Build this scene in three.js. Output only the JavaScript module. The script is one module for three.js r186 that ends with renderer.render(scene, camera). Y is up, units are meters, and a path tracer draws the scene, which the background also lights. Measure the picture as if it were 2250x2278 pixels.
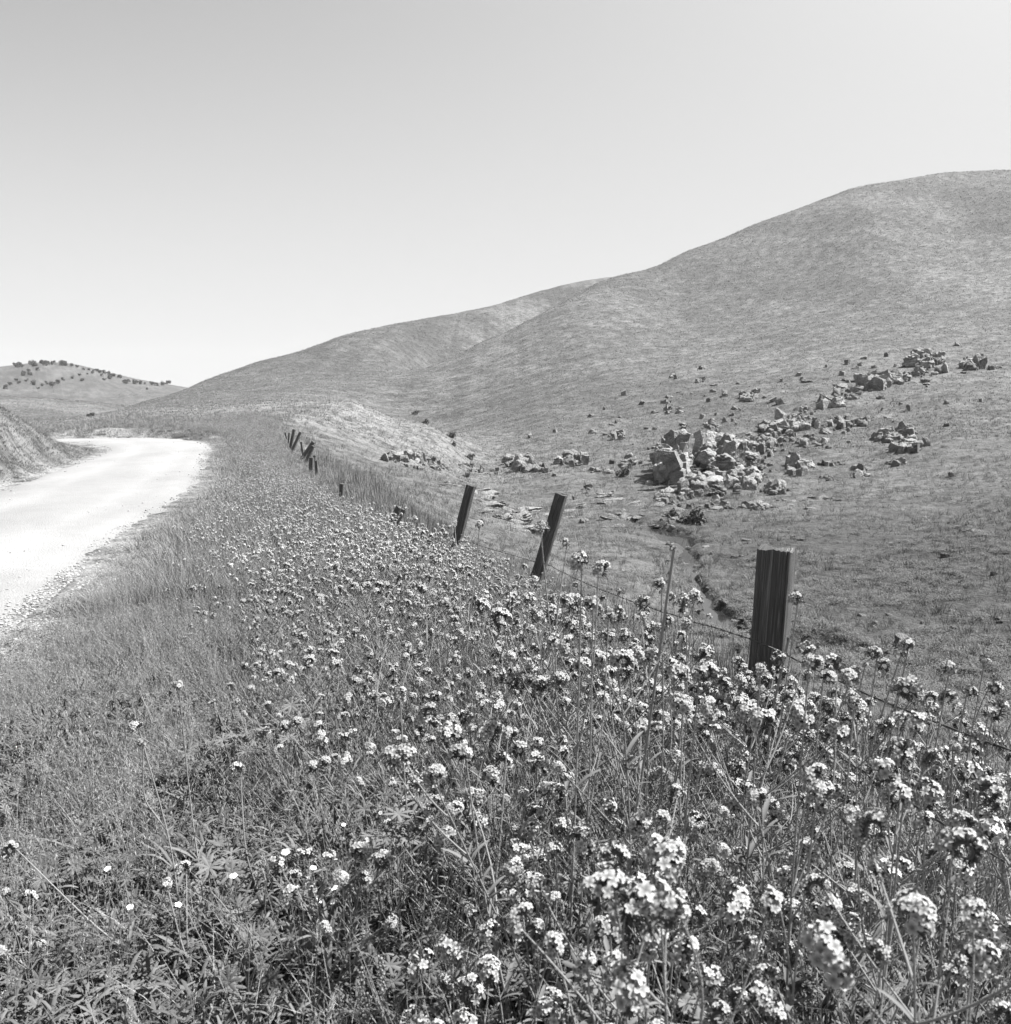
import * as THREE from 'three';
import { ConvexGeometry } from 'three/addons/geometries/ConvexGeometry.js';
import { mergeGeometries, mergeVertices, toCreasedNormals } from 'three/addons/utils/BufferGeometryUtils.js';

// ---------------------------------------------------------------- camera, sky, sun, exposure
const EYE = 2.0, FOCAL = 2000, IW = 2250, IH = 2278, HORIZON = 885;
const PITCH = Math.atan((IH / 2 - HORIZON) / FOCAL);
const scene = new THREE.Scene();
const camera = new THREE.PerspectiveCamera(2 * Math.atan(IH / 2 / FOCAL) * 180 / Math.PI, IW / IH, 0.05, 6000);
camera.position.set(0, EYE, 0);
camera.rotation.x = -PITCH;
camera.focus = 7; camera.userData.fStop = 10;
scene.add(camera);
const EXPOSURE = 3.2;
const renderer = new THREE.WebGLRenderer({ antialias: true });
renderer.setSize(1011, 1024);
renderer.toneMapping = THREE.LinearToneMapping;
renderer.toneMappingExposure = EXPOSURE;
renderer.shadowMap.enabled = true;

const SUN_AZ = 82 * Math.PI / 180, SUN_EL = 54 * Math.PI / 180;
const SUN = new THREE.Vector3(Math.sin(SUN_AZ) * Math.cos(SUN_EL), Math.sin(SUN_EL), -Math.cos(SUN_AZ) * Math.cos(SUN_EL));
{
  // clear, slightly hazy monochrome sky: pale near the horizon and round the sun, deeper a quarter turn away from it
  const W = 1024, H = 512, a = new Float32Array(W * H * 4);
  for (let j = 0; j < H; j++) for (let i = 0; i < W; i++) {
    const up = ((j + 0.5) / H - 0.5) * Math.PI, round = ((i + 0.5) / W - 0.5) * 2 * Math.PI;
    const x = Math.cos(round) * Math.cos(up), y = Math.sin(up), z = Math.sin(round) * Math.cos(up);
    const gamma = Math.acos(Math.max(-1, Math.min(1, x * SUN.x + y * SUN.y + z * SUN.z))) * 180 / Math.PI;
    const el = Math.max(0, up * 180 / Math.PI);
    const lift = el < 22 ? Math.pow(el / 22, 2.1) : 1 + 0.25 * (1 - Math.exp(-(el - 22) / 20));
    let drop = 0.0142 * Math.max(0, gamma - 52) * lift;
    drop = 0.5 * (1 - Math.exp(-drop / 0.5)) * 1.25;
    let L = 0.86 - drop + 0.5 * Math.exp(-gamma / 9);
    if (up < 0) L = 0.86;
    L /= EXPOSURE;
    const k = (j * W + i) * 4; a[k] = a[k + 1] = a[k + 2] = L; a[k + 3] = 1;
  }
  const t = new THREE.DataTexture(a, W, H, THREE.RGBAFormat, THREE.FloatType);
  t.mapping = THREE.EquirectangularReflectionMapping; t.magFilter = THREE.LinearFilter; t.needsUpdate = true;
  scene.background = t; scene.environment = t;
}
const sun = new THREE.DirectionalLight(new THREE.Color().setRGB(1, 0.995, 0.985), 5);
sun.position.copy(SUN).multiplyScalar(300); sun.name = 'sun'; sun.castShadow = true;
sun.shadow.mapSize.set(4096, 4096); sun.shadow.bias = -0.0004;
Object.assign(sun.shadow.camera, { left: -150, right: 150, top: 150, bottom: -150, near: 1, far: 900 });
scene.add(sun, sun.target);

// ---------------------------------------------------------------- helpers
function rng(seed) { let s = seed >>> 0; return () => { s = (s + 0x6D2B79F5) >>> 0; let t = s; t = Math.imul(t ^ (t >>> 15), t | 1); t ^= t + Math.imul(t ^ (t >>> 7), t | 61); return ((t ^ (t >>> 14)) >>> 0) / 4294967296; }; }
const R0 = rng(11);
const lerp = (a, b, t) => a + (b - a) * t, clamp = (x, a, b) => Math.max(a, Math.min(b, x));
const smooth = (a, b, x) => { const t = clamp((x - a) / (b - a), 0, 1); return t * t * (3 - 2 * t); };
const range = (r, a, b) => a + (b - a) * r();
function hash2(x, y) { let h = Math.imul(x, 374761393) ^ Math.imul(y, 668265263); h = Math.imul(h ^ (h >>> 13), 1274126177); return ((h ^ (h >>> 16)) >>> 0) / 4294967296; }
function vnoise(x, y) { const ix = Math.floor(x), iy = Math.floor(y), fx = x - ix, fy = y - iy, u = fx * fx * (3 - 2 * fx), v = fy * fy * (3 - 2 * fy); return lerp(lerp(hash2(ix, iy), hash2(ix + 1, iy), u), lerp(hash2(ix, iy + 1), hash2(ix + 1, iy + 1), u), v) * 2 - 1; }
function fbm(x, y, o = 4) { let s = 0, a = 0.5; for (let i = 0; i < o; i++) { s += a * vnoise(x, y); x = x * 2.03 + 17.1; y = y * 2.03 - 9.7; a *= 0.5; } return s; }
function piece(t, x) { if (x <= t[0][0]) return t[0][1]; for (let i = 1; i < t.length; i++) if (x <= t[i][0]) return lerp(t[i - 1][1], t[i][1], (x - t[i - 1][0]) / (t[i][0] - t[i - 1][0])); return t[t.length - 1][1]; }
const grey = (g) => new THREE.Color().setRGB(g, g, g);

const used = {};
function numbered(name) { const n = used[name] = (used[name] ?? -1) + 1; return n ? name + '_' + String(n).padStart(3, '0') : name; }
function tag(o, label, category, group) { o.userData = { label, category }; if (group) o.userData.group = group; return o; }
function thing(name, label, category, pos, group) { const o = new THREE.Group(); o.name = numbered(name); if (pos) o.position.copy(pos); tag(o, label, category, group); scene.add(o); return o; }
function part(name, geo, m, parent) { const o = new THREE.Mesh(geo, m); o.name = name; o.castShadow = o.receiveShadow = true; parent.add(o); return o; }
function structure(name, geo, m) { const o = part(name, geo, m, scene); o.userData = { kind: 'structure' }; return o; }

// sight lines: a pixel of the 2250 x 2278 frame and a forward distance give a place
const CP = Math.cos(PITCH), SP = Math.sin(PITCH);
function slopeOf(px, py) { const v = -(py - IH / 2) / FOCAL, f = CP + v * SP; return [(px - IW / 2) / FOCAL / f, (-SP + v * CP) / f]; }
function at(px, py, d) { const [a, e] = slopeOf(px, py); return new THREE.Vector3(a * d, EYE + e * d, -d); }
function onLevel(px, py, y) { const [a, e] = slopeOf(px, py), d = (y - EYE) / e; return [a * d, d]; }

// ---------------------------------------------------------------- road line (x to the right, d forward)
const RIGHT = [[-1.2, -25], [-2.9, 0], onLevel(0, 1395, 0), onLevel(236, 1200, 0), onLevel(390, 1108, 0), onLevel(440, 1050, 0), onLevel(462, 1015, 0), onLevel(468, 997, 0), onLevel(450, 985, 0), onLevel(400, 978, 0), onLevel(330, 975.5, 0), onLevel(240, 976, 0), [-26, 43], [-38, 38]];
const LEFT = [[-5.2, -25], [-6.9, 0], [-8.3, 8.8], [-9.5, 13.6], onLevel(0, 1092, 0), onLevel(120, 1048, 0), onLevel(200, 1020, 0), onLevel(238, 1001, 0), onLevel(232, 996, 0), onLevel(210, 990, 0), onLevel(170, 983, 0), [-22, 40], [-26, 38.6], [-36, 34.5]];
const spline = (p) => new THREE.CatmullRomCurve3(p.map(([x, d]) => new THREE.Vector3(x, 0, d)), false, 'centripetal');
const NR = 130, rc = spline(RIGHT), lc = spline(LEFT), roadR = [], roadL = [], roadC = [], roadW = [];
for (let i = 0; i <= NR; i++) { const a = rc.getPoint(i / NR), b = lc.getPoint(i / NR); roadR.push(a); roadL.push(b); roadC.push(a.clone().add(b).multiplyScalar(0.5)); roadW.push(a.distanceTo(b) / 2); }
function roadAt(x, d) { // [distance outside the road edge (negative on it), side: +1 right, along]
  let best = 1e9, bi = 0, side = 1;
  if (x > 6 || d > 70 || x < -60) return [20, 1, 0];
  for (let i = 0; i < NR; i++) {
    const a = roadC[i], b = roadC[i + 1], dx = b.x - a.x, dz = b.z - a.z, t = clamp(((x - a.x) * dx + (d - a.z) * dz) / (dx * dx + dz * dz), 0, 1);
    const ex = x - a.x - dx * t, ez = d - a.z - dz * t, q = Math.hypot(ex, ez) - lerp(roadW[i], roadW[i + 1], t);
    if (q < best) { best = q; bi = i + t; side = (ex * dz - ez * dx) > 0 ? 1 : -1; }
  }
  return [best, side, bi];
}
const FENCE = [[-6, 1.75], [0, 1.5], [3.7, 1.1], [11.2, 0.6], [13, -0.55], [16, -1.9], [22, -4], [30, -6.2], [40, -8.9], [50, -11.9], [62, -16]];
const fenceX = (d) => piece(FENCE, d);

// ---------------------------------------------------------------- the lie of the land
const CTRL = [];
const W_ = (x, d, y) => CTRL.push([x, d, y]);
const P_ = (px, py, d) => { const p = at(px, py, d); CTRL.push([p.x, d, p.y]); };
const Y_ = (px, d, y) => CTRL.push([(px - 1125) / 2000 * d, d, y]);
for (const [d, ...row] of [
  [-4, -8, 0, -2, 0.15, 0, 0.55, 6, -1.4],
  [0, -8, 0, -3, 0.05, -1.2, 0.4, 0, 0.56, 1.2, 0.45, 3, -0.3, 7, -1.7],
  [4, -8.5, 0, -3.6, 0.03, -2, 0.22, -0.5, 0.42, 0.6, 0.36, 1.2, 0.2, 2.2, -0.35, 4, -1.3, 7, -2.2],
  [8, -9, 0, -4.5, 0.02, -2.5, 0.15, -0.8, 0.05, 0.4, -0.2, 1.2, -0.5, 2.5, -1.2, 4.5, -2.0, 8, -2.8],
  [12, -10, 0, -5.5, 0, -3.5, 0.1, -1.6, -0.1, -0.4, -0.4, 0.6, -0.7, 2, -1.6, 4, -2.5, 7, -3.1, 10, -3.2],
  [18, -6.8, 0, -3.4, -0.2, -1.9, -0.7, 0, -1.7, 2, -2.7, 4, -3.35, 7, -3.55, 11, -3.4],
  [26, -9.2, 0, -5.3, -0.75, -3, -1.2, 0, -2.8, 3, -3.35, 5.4, -3.55, 9, -3.35, 14, -3.0, 20, -2.4],
  [34, -11.5, 0, -7.6, -0.85, -5, -1.2, -2, -2.3, 1, -3.05, 4, -3.3, 7, -3.5, 11, -3.3, 18, -2.6, 26, -1.4],
]) for (let i = 0; i < row.length; i += 2) W_(row[i], d, row[i + 1]);
for (const a of [[-1.9, 16, -0.65], [-4, 22, -0.75], [-6.2, 30, -0.8], [-8.9, 40, -0.95], [-11.9, 50, -0.9], [-6, 40, -1.6], [-9, 50, -1.4]]) W_(...a);
for (const a of [[1210, 1190, 36], [1100, 1130, 41], [1000, 1080, 45], [850, 1050, 48], [1150, 1085, 58], [1040, 1048, 68],
  [800, 900, 78], [680, 895, 75], [950, 945, 77], [1010, 985, 74], [900, 1012, 62], [800, 1000, 58], [700, 1000, 52], [640, 985, 50],
  [560, 906, 72], [500, 948, 54], [400, 935, 58], [300, 933, 58], [200, 942, 58], [120, 948, 70], [250, 922, 90], [350, 907, 110],
  [290, 909, 145], [500, 896, 120], [700, 872, 125], [850, 846, 150], [560, 850, 175], [760, 815, 200], [900, 790, 225], [590, 802, 228], [755, 751, 256], [896, 722, 280], [975, 709, 296], [1061, 693, 310], [1150, 671, 328], [1200, 659, 338], [1250, 647, 346], [1312, 634, 352], [1380, 620, 358], [448, 850, 200], [340, 888, 165],
  [1373, 625, 254], [1300, 660, 238], [1238, 695, 224], [1167, 730, 211], [1061, 772, 196], [967, 814, 182], [896, 833, 170],
  [1500, 575, 278], [1700, 490, 292], [1900, 418, 302], [2100, 384, 306], [2250, 380, 300], [2600, 400, 280],
  [1200, 850, 125], [1200, 950, 88], [1200, 1040, 67], [1100, 800, 152], [1500, 700, 175], [1500, 850, 107], [1500, 950, 80], [1500, 1040, 61],
  [1800, 600, 196], [1800, 750, 126], [1800, 900, 82], [1800, 1000, 63], [1800, 1100, 48], [2150, 500, 215], [2150, 700, 128], [2150, 850, 86], [2150, 950, 66], [2150, 1050, 50], [2150, 1150, 39],
  [2600, 700, 125], [2600, 900, 75], [2600, 1100, 45],
  [200, 894, 330], [100, 886, 330], [250, 912, 260], [0, 881, 330], [300, 908, 300], [-200, 880, 330],
  [150, 900, 500], [300, 896, 520], [0, 896, 500], [150, 850, 740], [150, 810, 900], [60, 812, 900], [0, 822, 880], [-250, 845, 880], [250, 832, 920], [320, 847, 960], [385, 857, 1000], [450, 868, 1050], [600, 884, 1100]]) P_(...a);
for (const a of [[850, 96, -1.2], [950, 95, -2.2], [750, 102, 0.4], [500, 300, 6], [700, 340, 12], [1050, 420, 25], [380, 285, 1], [290, 225, -3],
  [1170, 252, 13], [1060, 232, 9], [1240, 268, 19], [1310, 290, 29], [970, 215, 5], [1400, 300, 35], [1500, 420, 52], [1900, 460, 66], [2250, 460, 70], [2600, 460, 70], [150, 1500, 22], [600, 1500, 0], [1125, 800, 40], [2000, 900, 60], [150, 2500, 20], [1125, 2500, 30], [2200, 2500, 40], [-700, 900, 20], [-700, 300, 2], [-700, 80, 2]]) Y_(...a);

const OFF = 6, XA = -0.95, XB = 0.95, LA = Math.log(2), LB = Math.log(2700), GX = 420, GL = 420;
const HG = new Float32Array((GX + 1) * (GL + 1));
{
  const n = CTRL.length, pt = CTRL.map(([x, d, y]) => [x / (d + OFF) * 4, Math.log(d + OFF), (y - EYE) / (d + OFF)]);
  const U = (q) => q > 1e-12 ? q * Math.log(q) : 0, N = n + 3;
  const A = Array.from({ length: N }, () => new Float64Array(N + 1));
  for (let i = 0; i < n; i++) {
    for (let j = 0; j < n; j++) A[i][j] = U((pt[i][0] - pt[j][0]) ** 2 + (pt[i][1] - pt[j][1]) ** 2);
    A[i][i] += 2e-4; A[i][n] = A[n][i] = 1; A[i][n + 1] = A[n + 1][i] = pt[i][0]; A[i][n + 2] = A[n + 2][i] = pt[i][1]; A[i][N] = pt[i][2];
  }
  for (let c = 0; c < N; c++) {
    let p = c; for (let r = c + 1; r < N; r++) if (Math.abs(A[r][c]) > Math.abs(A[p][c])) p = r;
    [A[c], A[p]] = [A[p], A[c]];
    for (let r = c + 1; r < N; r++) { const f = A[r][c] / A[c][c]; if (f) for (let k = c; k <= N; k++) A[r][k] -= f * A[c][k]; }
  }
  const w = new Float64Array(N);
  for (let r = N - 1; r >= 0; r--) { let s = A[r][N]; for (let k = r + 1; k < N; k++) s -= A[r][k] * w[k]; w[r] = s / A[r][r]; }
  for (let j = 0; j <= GL; j++) for (let i = 0; i <= GX; i++) {
    const X = lerp(XA, XB, i / GX) * 4, L = lerp(LA, LB, j / GL);
    let s = w[n] + w[n + 1] * X + w[n + 2] * L;
    for (let k = 0; k < n; k++) s += w[k] * U((X - pt[k][0]) ** 2 + (L - pt[k][1]) ** 2);
    HG[j * (GX + 1) + i] = s;
  }
}
function landBase(x, d) {
  const dd = Math.max(d, -3.9), X = clamp((x / (dd + OFF) - XA) / (XB - XA), 0, 0.99999) * GX, L = clamp((Math.log(dd + OFF) - LA) / (LB - LA), 0, 0.99999) * GL;
  const i = Math.floor(X), j = Math.floor(L), u = X - i, v = L - j, k = j * (GX + 1) + i;
  return EYE + (dd + OFF) * lerp(lerp(HG[k], HG[k + 1], u), lerp(HG[k + GX + 1], HG[k + GX + 2], u), v);
}
const BANK = [[10, 3.5], [22, 3.0], [26, 2.15], [30, 1.2], [32.5, 0.5], [36, 0.25], [40, 0.3], [46, 0.4]];
let CREEK = null;   // [[x, d, half width]]
function creekAt(x, d) {
  if (!CREEK || d > 75 || d < 9 || x < -4) return 9;
  let best = 9;
  for (let i = 0; i + 1 < CREEK.length; i++) {
    const a = CREEK[i], b = CREEK[i + 1], dx = b[0] - a[0], dz = b[1] - a[1], t = clamp(((x - a[0]) * dx + (d - a[1]) * dz) / (dx * dx + dz * dz), 0, 1);
    best = Math.min(best, Math.hypot(x - a[0] - dx * t, d - a[1] - dz * t) - lerp(a[2], b[2], t));
  }
  return best;
}
function groundY(x, d, rough = true) {
  let y = landBase(x, d);
  const far = Math.hypot(x, d);
  if (rough) {
    y += (0.035 + 0.05 * smooth(10, 30, far)) * fbm(x * 1.3, d * 1.3, 4) * smooth(0, 3, far) + fbm(x * 0.22 + 7, d * 0.22, 3) * 0.22 * smooth(12, 60, far);
    y += fbm(x * 0.045, d * 0.045 + 5, 3) * 0.55 * smooth(90, 220, far);
  }
  const [q, side, along] = roadAt(x, d);
  if (q < 15) {
    if (side < 0) y = lerp(y, piece(BANK, d) * (0.5 * smooth(0.1, 2.4, q) + 0.5 * clamp((q - 0.1) / 2.1, 0, 1)) + fbm(x * 0.6, d * 0.6, 2) * 0.1 * smooth(0.3, 1.5, q), smooth(15, 7, q));
    const wob = q + 0.25 * fbm(x * 1.1, d * 1.1, 2);
    y = lerp(-0.004 - 0.02 * smooth(-0.6, 0, q), y, smooth(0.0, 1.2, wob));
  }
  if (CREEK) {
    const c = creekAt(x, d) + 0.75 * fbm(x * 1.1, d * 1.1, 3);
    y -= 0.30 * smooth(0.35, -0.2, c);
  }
  return y;
}
function hit(px, py, d0 = 1.2, d1 = 1600) {
  const [a, e] = slopeOf(px, py); let p = d0;
  for (let d = d0; d < d1; d *= 1.006) { if (EYE + e * d < groundY(a * d, d)) { let lo = p, hi = d; for (let k = 0; k < 12; k++) { const m = (lo + hi) / 2; if (EYE + e * m < groundY(a * m, m)) hi = m; else lo = m; } return new THREE.Vector3(a * hi, groundY(a * hi, hi), -hi); } p = d; }
  return null;
}
{
  const line = [[1350, 1138, 0.1], [1420, 1160, 0.15], [1470, 1172, 0.5], [1515, 1190, 0.8], [1528, 1212, 0.35], [1534, 1250, 0.05], [1552, 1296, 0.1], [1572, 1340, 0.5], [1600, 1362, 0.55], [1640, 1392, 0.15], [1690, 1418, 0.15], [1780, 1412, 0.25], [1850, 1430, 0.35], [1900, 1448, 0.1], [2000, 1475, -0.1], [2120, 1500, -0.2], [2330, 1560, -0.2]];
  CREEK = line.map(([px, py, w]) => { const h = hit(px, py, 15, 90); return [h.x, -h.z, w]; });
}

// ---------------------------------------------------------------- procedural textures
function tex(n, f, srgb) {
  const a = new Uint8Array(n * n * 4);
  for (let j = 0; j < n; j++) for (let i = 0; i < n; i++) { const v = clamp(f(i, j) * 255, 0, 255), k = (j * n + i) * 4; a[k] = a[k + 1] = a[k + 2] = v; a[k + 3] = 255; }
  const t = new THREE.DataTexture(a, n, n); t.wrapS = t.wrapT = THREE.RepeatWrapping; t.magFilter = THREE.LinearFilter; t.minFilter = THREE.LinearMipmapLinearFilter; if (srgb) t.colorSpace = THREE.SRGBColorSpace; t.needsUpdate = true; return t;
}
function tileNoise(period) { const r = rng(period * 77 + 5), g = new Float32Array(period * period).map(() => r()); return (x, y) => { const ix = Math.floor(x), iy = Math.floor(y), fx = x - ix, fy = y - iy, u = fx * fx * (3 - 2 * fx), v = fy * fy * (3 - 2 * fy), m = (i) => ((i % period) + period) % period, G = (i, j) => g[m(j) * period + m(i)]; return lerp(lerp(G(ix, iy), G(ix + 1, iy), u), lerp(G(ix, iy + 1), G(ix + 1, iy + 1), u), v); }; }
const tn = [8, 16, 32, 64, 128, 256, 512].map(tileNoise);
const tfb = (x, y, a, b) => { let s = 0, w = 0, k = 1; for (let o = a; o <= b; o++) { const p = 8 << o; s += k * tn[o](x * p, y * p); w += k; k *= 0.72; } return s / w; };
const groundTex = tex(1024, (i, j) => { const x = i / 1024, y = j / 1024; const f = tfb(x, y, 1, 6), g = tn[5](x * 256, y * 256), c = tn[3](x * 64 + 0.5, y * 64); return 0.70 + 2.1 * (f - 0.5) + 0.3 * (g - 0.5) + (g > 0.84 && c > 0.4 ? 0.26 : 0) - (c < 0.16 ? 0.2 : 0); });
const groundBump = tex(1024, (i, j) => tfb(i / 1024, j / 1024, 2, 6));
const roadTex = tex(1024, (i, j) => { const x = i / 1024, y = j / 1024; const peb = tn[5](x * 256, y * 256), fine = tn[6](x * 512, y * 512); return 0.86 + 0.22 * (tfb(x, y, 0, 5) - 0.5) - (peb > 0.86 && fine > 0.5 ? 0.28 : 0) + 0.12 * (fine - 0.5); });
const roadBump = tex(1024, (i, j) => { const x = i / 1024, y = j / 1024; return 0.6 * tn[5](x * 256, y * 256) + 0.4 * tn[6](x * 512, y * 512); });
const rockTex = tex(512, (i, j) => { const x = i / 512, y = j / 512, f = tfb(x, y, 0, 5), l = tn[3](x * 64, y * 20); return 0.80 + 0.7 * (f - 0.5) + 0.25 * (l - 0.5) - (tfb(x + 0.3, y + 0.1, 1, 4) > 0.6 ? 0.16 : 0); });
const rockBump = tex(512, (i, j) => { const x = i / 512, y = j / 512; return 0.6 * tfb(x, y, 1, 5) + 0.4 * Math.abs(tn[2](x * 32, y * 32) - 0.5) * 2; });
const woodTex = tex(512, (i, j) => { const x = i / 512, y = j / 512; const g = 0.5 * tn[5](x * 256, y * 8) + 0.3 * tn[6](x * 512, y * 16) + 0.2 * tn[3](x * 64, y * 8); const worn = smooth(0.58, 0.72, tn[3](x * 64 + 3, y * 8) * 0.5 + tn[4](x * 128, y * 16) * 0.5); return 0.16 + 0.34 * Math.pow(g, 1.5) + 0.62 * worn * tn[5](x * 256, y * 16); });
const woodBump = tex(512, (i, j) => { const x = i / 512, y = j / 512; return 0.55 * tn[5](x * 256, y * 8) + 0.45 * tn[4](x * 128, y * 8); });

const mat = (g, o = {}) => new THREE.MeshStandardMaterial({ color: grey(g), roughness: 0.95, metalness: 0, side: THREE.DoubleSide, ...o });
const leafy = (g, o = {}) => new THREE.MeshPhysicalMaterial({ color: grey(g), roughness: 0.9, metalness: 0, side: THREE.DoubleSide, specularIntensity: 0.5, ...o });

// ---------------------------------------------------------------- ground sheet
function verge(x, d) { // 1 inside the flowering strip between road and fence
  const [q, side] = roadAt(x, d);
  return side > 0 && d > -3 && d < 62 ? smooth(0.5, 1.6, q) * smooth(fenceX(d) + 1.1, fenceX(d) + 0.5, x) : 0;
}
const hillTone = (x, d) => { const u = x * 0.94 + d * 0.34, w = d * 0.94 - x * 0.34; return 0.5 + 0.5 * clamp(1.1 * fbm(x * 0.05 + d * 0.012, d * 0.02, 4) + 1.5 * fbm(u * 0.28, w * 1.1, 4), -1, 1); };
function soil(x, d) {
  const r = Math.hypot(x, d), n = fbm(x * 0.8, d * 0.8, 4), big = fbm(x * 0.06 + 3, d * 0.06, 3);
  let c = 0.10 + 0.05 * n + 0.03 * big;
  const [q, side] = roadAt(x, d);
  if (r > 30) c = lerp(c, 0.072 + 0.12 * hillTone(x, d) ** 1.7, smooth(40, 90, r));
  const knoll = Math.exp(-(((x + 12) / 16) ** 2) - ((d - 72) / 14) ** 2);
  c += 0.10 * knoll;
  if (side < 0 && q < 9 && d > 6) c = lerp(c, 0.15 + 0.05 * n, smooth(0.2, 0.8, q) * smooth(9, 6, q));
  const v = verge(x, d);
  c = lerp(c, 0.08 + 0.03 * n, v * 0.85);
  if (v > 0 && d < 14) c = lerp(c, 0.24, smooth(0.12, 0.35, fbm(x * 2.1 + 3, d * 2.1, 3)) * smooth(0.6, -0.6, x + 0.25 * d));
  if (q < 2.2 && side > 0) c = lerp(c, 0.22 + 0.16 * n, smooth(2.0, 0.3, q + 1.5 * fbm(x * 1.7, d * 1.7, 4)));
  if (q < 1 && side < 0) c = lerp(c, 0.26, smooth(0.7, 0.1, q));
  const cr = creekAt(x, d);
  if (cr < 1.2) c = lerp(c, 0.07 + 0.05 * n, smooth(0.5, 0, cr));
  // shorter, greener turf on the creek floor to the right
  c *= 1 - 0.6 * smooth(3, 9, x) * smooth(10, 16, d) * smooth(50, 32, d);
  return clamp(c * 0.76, 0.02, 0.3);
}
{
  const azs = [], rs = [];
  for (let a = -180; a < -36; a += 4) azs.push(a);
  for (let a = -36; a <= 36.001; a += 0.12) azs.push(a);
  for (let a = 40; a <= 180; a += 4) azs.push(a);
  for (let r = 0.3; r < 1450; r *= r < 3 ? 1.06 : r < 14 ? 1.016 : r < 110 ? 1.0105 : r < 360 ? 1.0125 : 1.022) rs.push(r);
  const na = azs.length, nr = rs.length, pos = new Float32Array(na * nr * 3), uv = new Float32Array(na * nr * 2), col = new Float32Array(na * nr * 3), idx = [];
  for (let j = 0; j < nr; j++) for (let i = 0; i < na; i++) {
    const a = azs[i] * Math.PI / 180, x = Math.sin(a) * rs[j], d = Math.cos(a) * rs[j], k = j * na + i;
    const back = smooth(1.0, 2.2, Math.abs(a)), y = lerp(groundY(x, d), 0.1, d < -4 ? smooth(0, 30, -d - 4) * back : 0);
    pos.set([x, y, -d], k * 3); uv.set([x / 9, d / 9], k * 2); const c = soil(x, d); col.set([c, c, c], k * 3);
    if (i + 1 < na && j + 1 < nr) idx.push(k, k + 1, k + na, k + 1, k + na + 1, k + na);
  }
  const g = new THREE.BufferGeometry(); g.setAttribute('position', new THREE.BufferAttribute(pos, 3)); g.setAttribute('uv', new THREE.BufferAttribute(uv, 2)); g.setAttribute('color', new THREE.BufferAttribute(col, 3)); g.setIndex(idx); g.computeVertexNormals();
  structure('ground', g, mat(1, { vertexColors: true, map: groundTex, bumpMap: groundBump, bumpScale: 0.16 }));
  console.log('ground', na, nr, idx.length / 3);
}
{ // gravel road, its edges ragged
  const pos = [], uv = [], idx = [], col = [], M = 14;
  for (let i = 0; i <= NR * 4; i++) {
    const a = rc.getPoint(i / NR / 4), b = lc.getPoint(i / NR / 4);
    for (let k = 0; k <= M; k++) {
      let t = k / M; if (k === 0) t -= 0.06 + 0.08 * fbm(a.x * 2.2, a.z * 2.2, 4); if (k === M) t += 0.02 + 0.06 * fbm(b.x * 1.7, b.z * 1.7, 4);
      const x = lerp(a.x, b.x, t), d = lerp(a.z, b.z, t), rut = Math.exp(-(((t - 0.27) / 0.07) ** 2)) + Math.exp(-(((t - 0.7) / 0.07) ** 2));
      const edge = k === 0 || k === M;
      pos.push(x, edge ? groundY(x, d) - 0.02 : 0.02 + 0.05 * (1 - (2 * t - 1) ** 2) - 0.022 * rut + 0.012 * fbm(x * 1.4, d * 1.4, 3), -d); uv.push(x / 3.1, d / 3.1); { const w = 0.9 + 0.1 * Math.min(1, rut) + 0.16 * fbm(x * 0.9, d * 0.35, 4) + (edge ? -0.1 : 0); col.push(w, w, w); }
      if (k < M && i < NR * 4) { const q = i * (M + 1) + k; idx.push(q, q + M + 1, q + 1, q + 1, q + M + 1, q + M + 2); }
    }
  }
  const g = new THREE.BufferGeometry(); g.setAttribute('position', new THREE.Float32BufferAttribute(pos, 3)); g.setAttribute('uv', new THREE.Float32BufferAttribute(uv, 2)); g.setAttribute('color', new THREE.Float32BufferAttribute(col, 3)); g.setIndex(idx); g.computeVertexNormals();
  structure('gravel_road', g, mat(0.24, { vertexColors: true, map: roadTex, bumpMap: roadBump, bumpScale: 0.012 }));
}
{ // creek water: a sheet in the channel, following its fall
  const pos = [], idx = [], c = new THREE.CatmullRomCurve3(CREEK.map(([x, d, w]) => new THREE.Vector3(x, w, d))), n = 120;
  for (let i = 0; i <= n; i++) {
    const p = c.getPoint(i / n), t = c.getTangent(i / n), l = Math.hypot(t.x, t.z) || 1, y = landBase(p.x, p.z) - 0.2, w = Math.max(0.15, p.y + 0.3);
    pos.push(p.x - t.z / l * w, y, -(p.z + t.x / l * w), p.x + t.z / l * w, y, -(p.z - t.x / l * w));
    if (i < n) idx.push(2 * i, 2 * i + 1, 2 * i + 2, 2 * i + 1, 2 * i + 3, 2 * i + 2);
  }
  const g = new THREE.BufferGeometry(); g.setAttribute('position', new THREE.Float32BufferAttribute(pos, 3)); g.setIndex(idx); g.computeVertexNormals();
  structure('creek_water', g, mat(0.02, { roughness: 0.06 }));
}

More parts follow.
